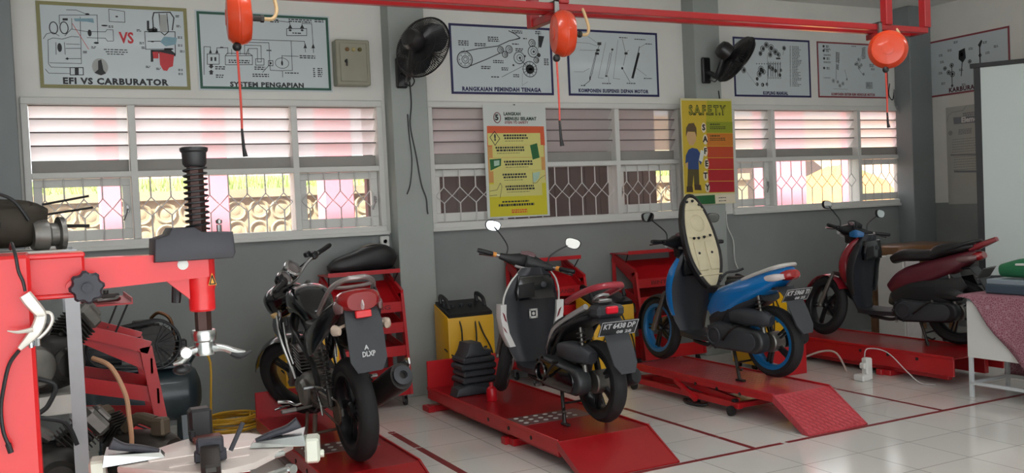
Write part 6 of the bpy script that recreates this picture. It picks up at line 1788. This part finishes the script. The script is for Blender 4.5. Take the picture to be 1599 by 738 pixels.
# ------------------------------------------------------------------ right side: screen, table, desk
o = thing('projection_screen', 'large white projection screen with black border at right edge of the room', 'screen', (8.30, 6.20, 0), math.atan2(-.835, .55))
SW, SZ0, SZ1 = 1.75, .72, 2.80
MB().bb(0, SW, .0, .006, SZ0, SZ1).build('screen_cloth', mat('white_screen_cloth', (206, 216, 214), .6, 0, .03, 2), o)
sbm = MB().bb(-.01, .05, -.004, .0, SZ0, SZ1).bb(SW-.05, SW+.01, -.004, .0, SZ0, SZ1).bb(-.04, SW+.04, -.012, .012, SZ1-.035, SZ1+.01, .003)
sbm.build('black_border', BLACK, o)
MB().bb(-.04, SW+.04, -.05, .05, SZ0-.09, SZ0+.005, .02).build('roller_case', DARK, o)
MB().cyl((SW/2, .05, .12), (SW/2, .05, SZ1+.02), .016, 12).build('pole', DARK, o)
for a in (PI/2, PI/2+2.1, PI/2-2.1):
    MB().tube([(SW/2, .05, .55), (SW/2+.55*math.cos(a), .05+.55*math.sin(a), .01)], .012, 8).build('tripod_leg', DARK, o)

# cloth covered table: its long side runs towards the camera
TX, TY, TR = 6.30, 4.83, .03
o = thing('display_table', 'white legged table with a hanging white panel at the right edge', 'table', (TX, TY, 0), TR)
PM = mat('white_powder_coat', (196, 200, 202), .45, 0, .06, 12)
TL, TW, TZ = 1.7, .47, .785
for x, y in ((.014, -.014), (TW-.014, -.014), (.014, -TL+.014), (TW-.014, -TL+.014)):
    MB().bb(x-.014, x+.014, y-.014, y+.014, 0, TZ-.02, .002).build('leg', PM, o)
MB().bb(.0, .025, -TL, 0, .10, .122).bb(TW-.025, TW, -TL, 0, .10, .122).bb(0, TW, -.025, 0, .10, .122).bb(.0, TW, -.025, 0, TZ-.045, TZ-.02).bb(0, .025, -TL, 0, TZ-.045, TZ-.02).bb(TW-.025, TW, -TL, 0, TZ-.045, TZ-.02).build('frame', PM, o)
MB().bb(-.02, TW+.02, -TL-.02, .03, TZ-.02, TZ, .003).build('tabletop', PM, o)
MB().prism([(-.0, .31), (-.75, .31), (-.75, TZ-.05), (-.0, TZ-.05)], -.004, .004, 'X').build('side_panel', mat('white_banner_vinyl', (214, 214, 210), .5, 0, .04, 5), o)
def cloth_mat():
    m = bpy.data.materials.new('pink_batik_cloth'); m.use_nodes = True
    nt = m.node_tree; p = nt.nodes['Principled BSDF']
    tc = nt.nodes.new('ShaderNodeTexCoord')
    vo = nt.nodes.new('ShaderNodeTexVoronoi'); vo.inputs['Scale'].default_value = 60; vo.feature = 'DISTANCE_TO_EDGE'
    nt.links.new(tc.outputs['Object'], vo.inputs['Vector'])
    rp = nt.nodes.new('ShaderNodeValToRGB')
    rp.color_ramp.elements[0].color = lin((168, 128, 138)); rp.color_ramp.elements[0].position = .02
    rp.color_ramp.elements[1].color = lin((136, 78, 92)); rp.color_ramp.elements[1].position = .14
    nt.links.new(vo.outputs['Distance'], rp.inputs['Fac']); nt.links.new(rp.outputs['Color'], p.inputs['Base Color'])
    p.inputs['Roughness'].default_value = .75
    return m
CL = cloth_mat()
cl = MB()
rows = []
N = 34
for i in range(N+1):
    t = i/N
    y = .05-1.72*t
    drop = max(.012, min(.70, (-y-.02)*1.12+.012*math.sin(y*17)))
    zt = TZ+.004
    row = [(-.034-.012*(j/8)*(1+math.sin(y*23+j*.2)), y, zt-.006-drop*(1-j/8)) for j in range(8)]
    row = [(-.030-.014*((8-j)/8)*(1+math.sin(y*23+j*.2)), y, zt-.006-drop*(8-j)/8) for j in range(8)]
    row += [(-.028, y, zt-.003), (-.018, y, zt), (TW*.5, y, zt), (TW+.018, y, zt), (TW+.03, y, zt-.006)]
    row += [(TW+.03+.016*(j/8)*(1+math.sin(y*19+j*.3)), y, zt-.006-.68*j/8) for j in range(1, 9)]
    rows.append(row)
V = [p for r in rows for p in r]; m = len(rows[0])
F = [[i*m+j, i*m+j+1, (i+1)*m+j+1, (i+1)*m+j] for i in range(N) for j in range(m-1)]
cl._add(V, F)
c_ = cl.build('tablecloth', CL, None, (TX, TY, 0), (0, 0, TR), angle=60)
sm = c_.modifiers.new('thickness', 'SOLIDIFY'); sm.thickness = .003
tag(c_, 'dusty pink patterned cloth draped diagonally over the display table', 'tablecloth')
# things on the table
o = thing('display_case', 'dark flat display case on the pink cloth at the right edge', 'display case', (6.58, 4.22, .792), TR)
MB().bb(-.14, .15, -.55, .55, 0, .07, .008).build('case_body', mat('slate_case', (62, 76, 88), .4, 0, .1, 8), o)
MB().bb(-.135, .145, -.54, .54, .07, .11, .006).build('case_lid', mat('pale_slate_lid', (130, 142, 150), .3, 0, .08, 8), o)
o = thing('green_bag', 'green cloth bag lying on the display case at the right edge', 'bag', (6.60, 4.25, .904), PI/2+.05)
MB().sweep([(-.45, 0, .05), (-.3, 0, .07), (-.05, 0, .08), (.25, 0, .08), (.46, 0, .055)], [(.06, .04), (.10, .068), (.11, .078), (.11, .078), (.07, .05)], 18, 2.4, smooth=4).build('bag_body', mat('green_bag_cloth', (34, 110, 72), .7, 0, .25, 12, bump=.2), o)
MB().sweep([(.0, .105, .11), (.15, .115, .115), (.3, .10, .11)], [(.012, .008), (.014, .010), (.012, .008)], 8, 3, smooth=3).build('white_band', WHITE, o)

# brown table by the wall with papers and a white cabinet
o = thing('wooden_table', 'round edged brown wooden table against the wall behind the red and black scooter', 'table', (8.62, 7.28, 0))
WD = mat('brown_varnished_wood', (128, 92, 62), .4, 0, .25, 6, coat=.2)
MB().prism([(-.52+.1*(1-math.cos(a)), 0) for a in (0,)]+[(-.50, .25), (-.4, .29), (.4, .29), (.48, .25), (.5, 0), (.48, -.25), (.4, -.29), (-.4, -.29), (-.50, -.25)], .90, 1.0, 'Z', None, .015).build('tabletop', WD, o)
for x in (-.38, .38):
    for y in (-.2, .2): MB().bb(x-.03, x+.03, y-.03, y+.03, 0, .90, .004).build('leg', WD, o)
MB().bb(-.36, .36, -.21, -.19, .80, .90).bb(-.36, .36, .19, .21, .80, .90).build('apron', WD, o)
tag(MB().box((0, 0, .004), (.24, .21, .008), .001, None, (0, 0, .3)).box((.03, .01, .0105), (.22, .20, .004), .001, None, (0, 0, .12)).build('paper_stack', mat('white_paper', (214, 214, 206), .6), None, (7.98, 6.88, .92)), 'stack of white papers on the white cabinet behind the scooter handlebar', 'papers')
o = thing('small_cabinet', 'white cabinet behind the leg shield of the red and black scooter', 'cabinet', (7.96, 6.90, 0))
MB().bb(-.12, .12, -.17, .17, .0, .92, .008).build('cabinet_body', WHITE, o)
MB().bb(-.108, .108, -.182, -.17, .04, .88, .004).build('cabinet_door', mat('pale_cabinet_door', (206, 200, 200), .45), o)
MB().tube([(.08, -.182, .55), (.08, -.20, .56), (.08, -.20, .66), (.08, -.182, .67)], .006, 6).build('door_handle', STEEL, o)
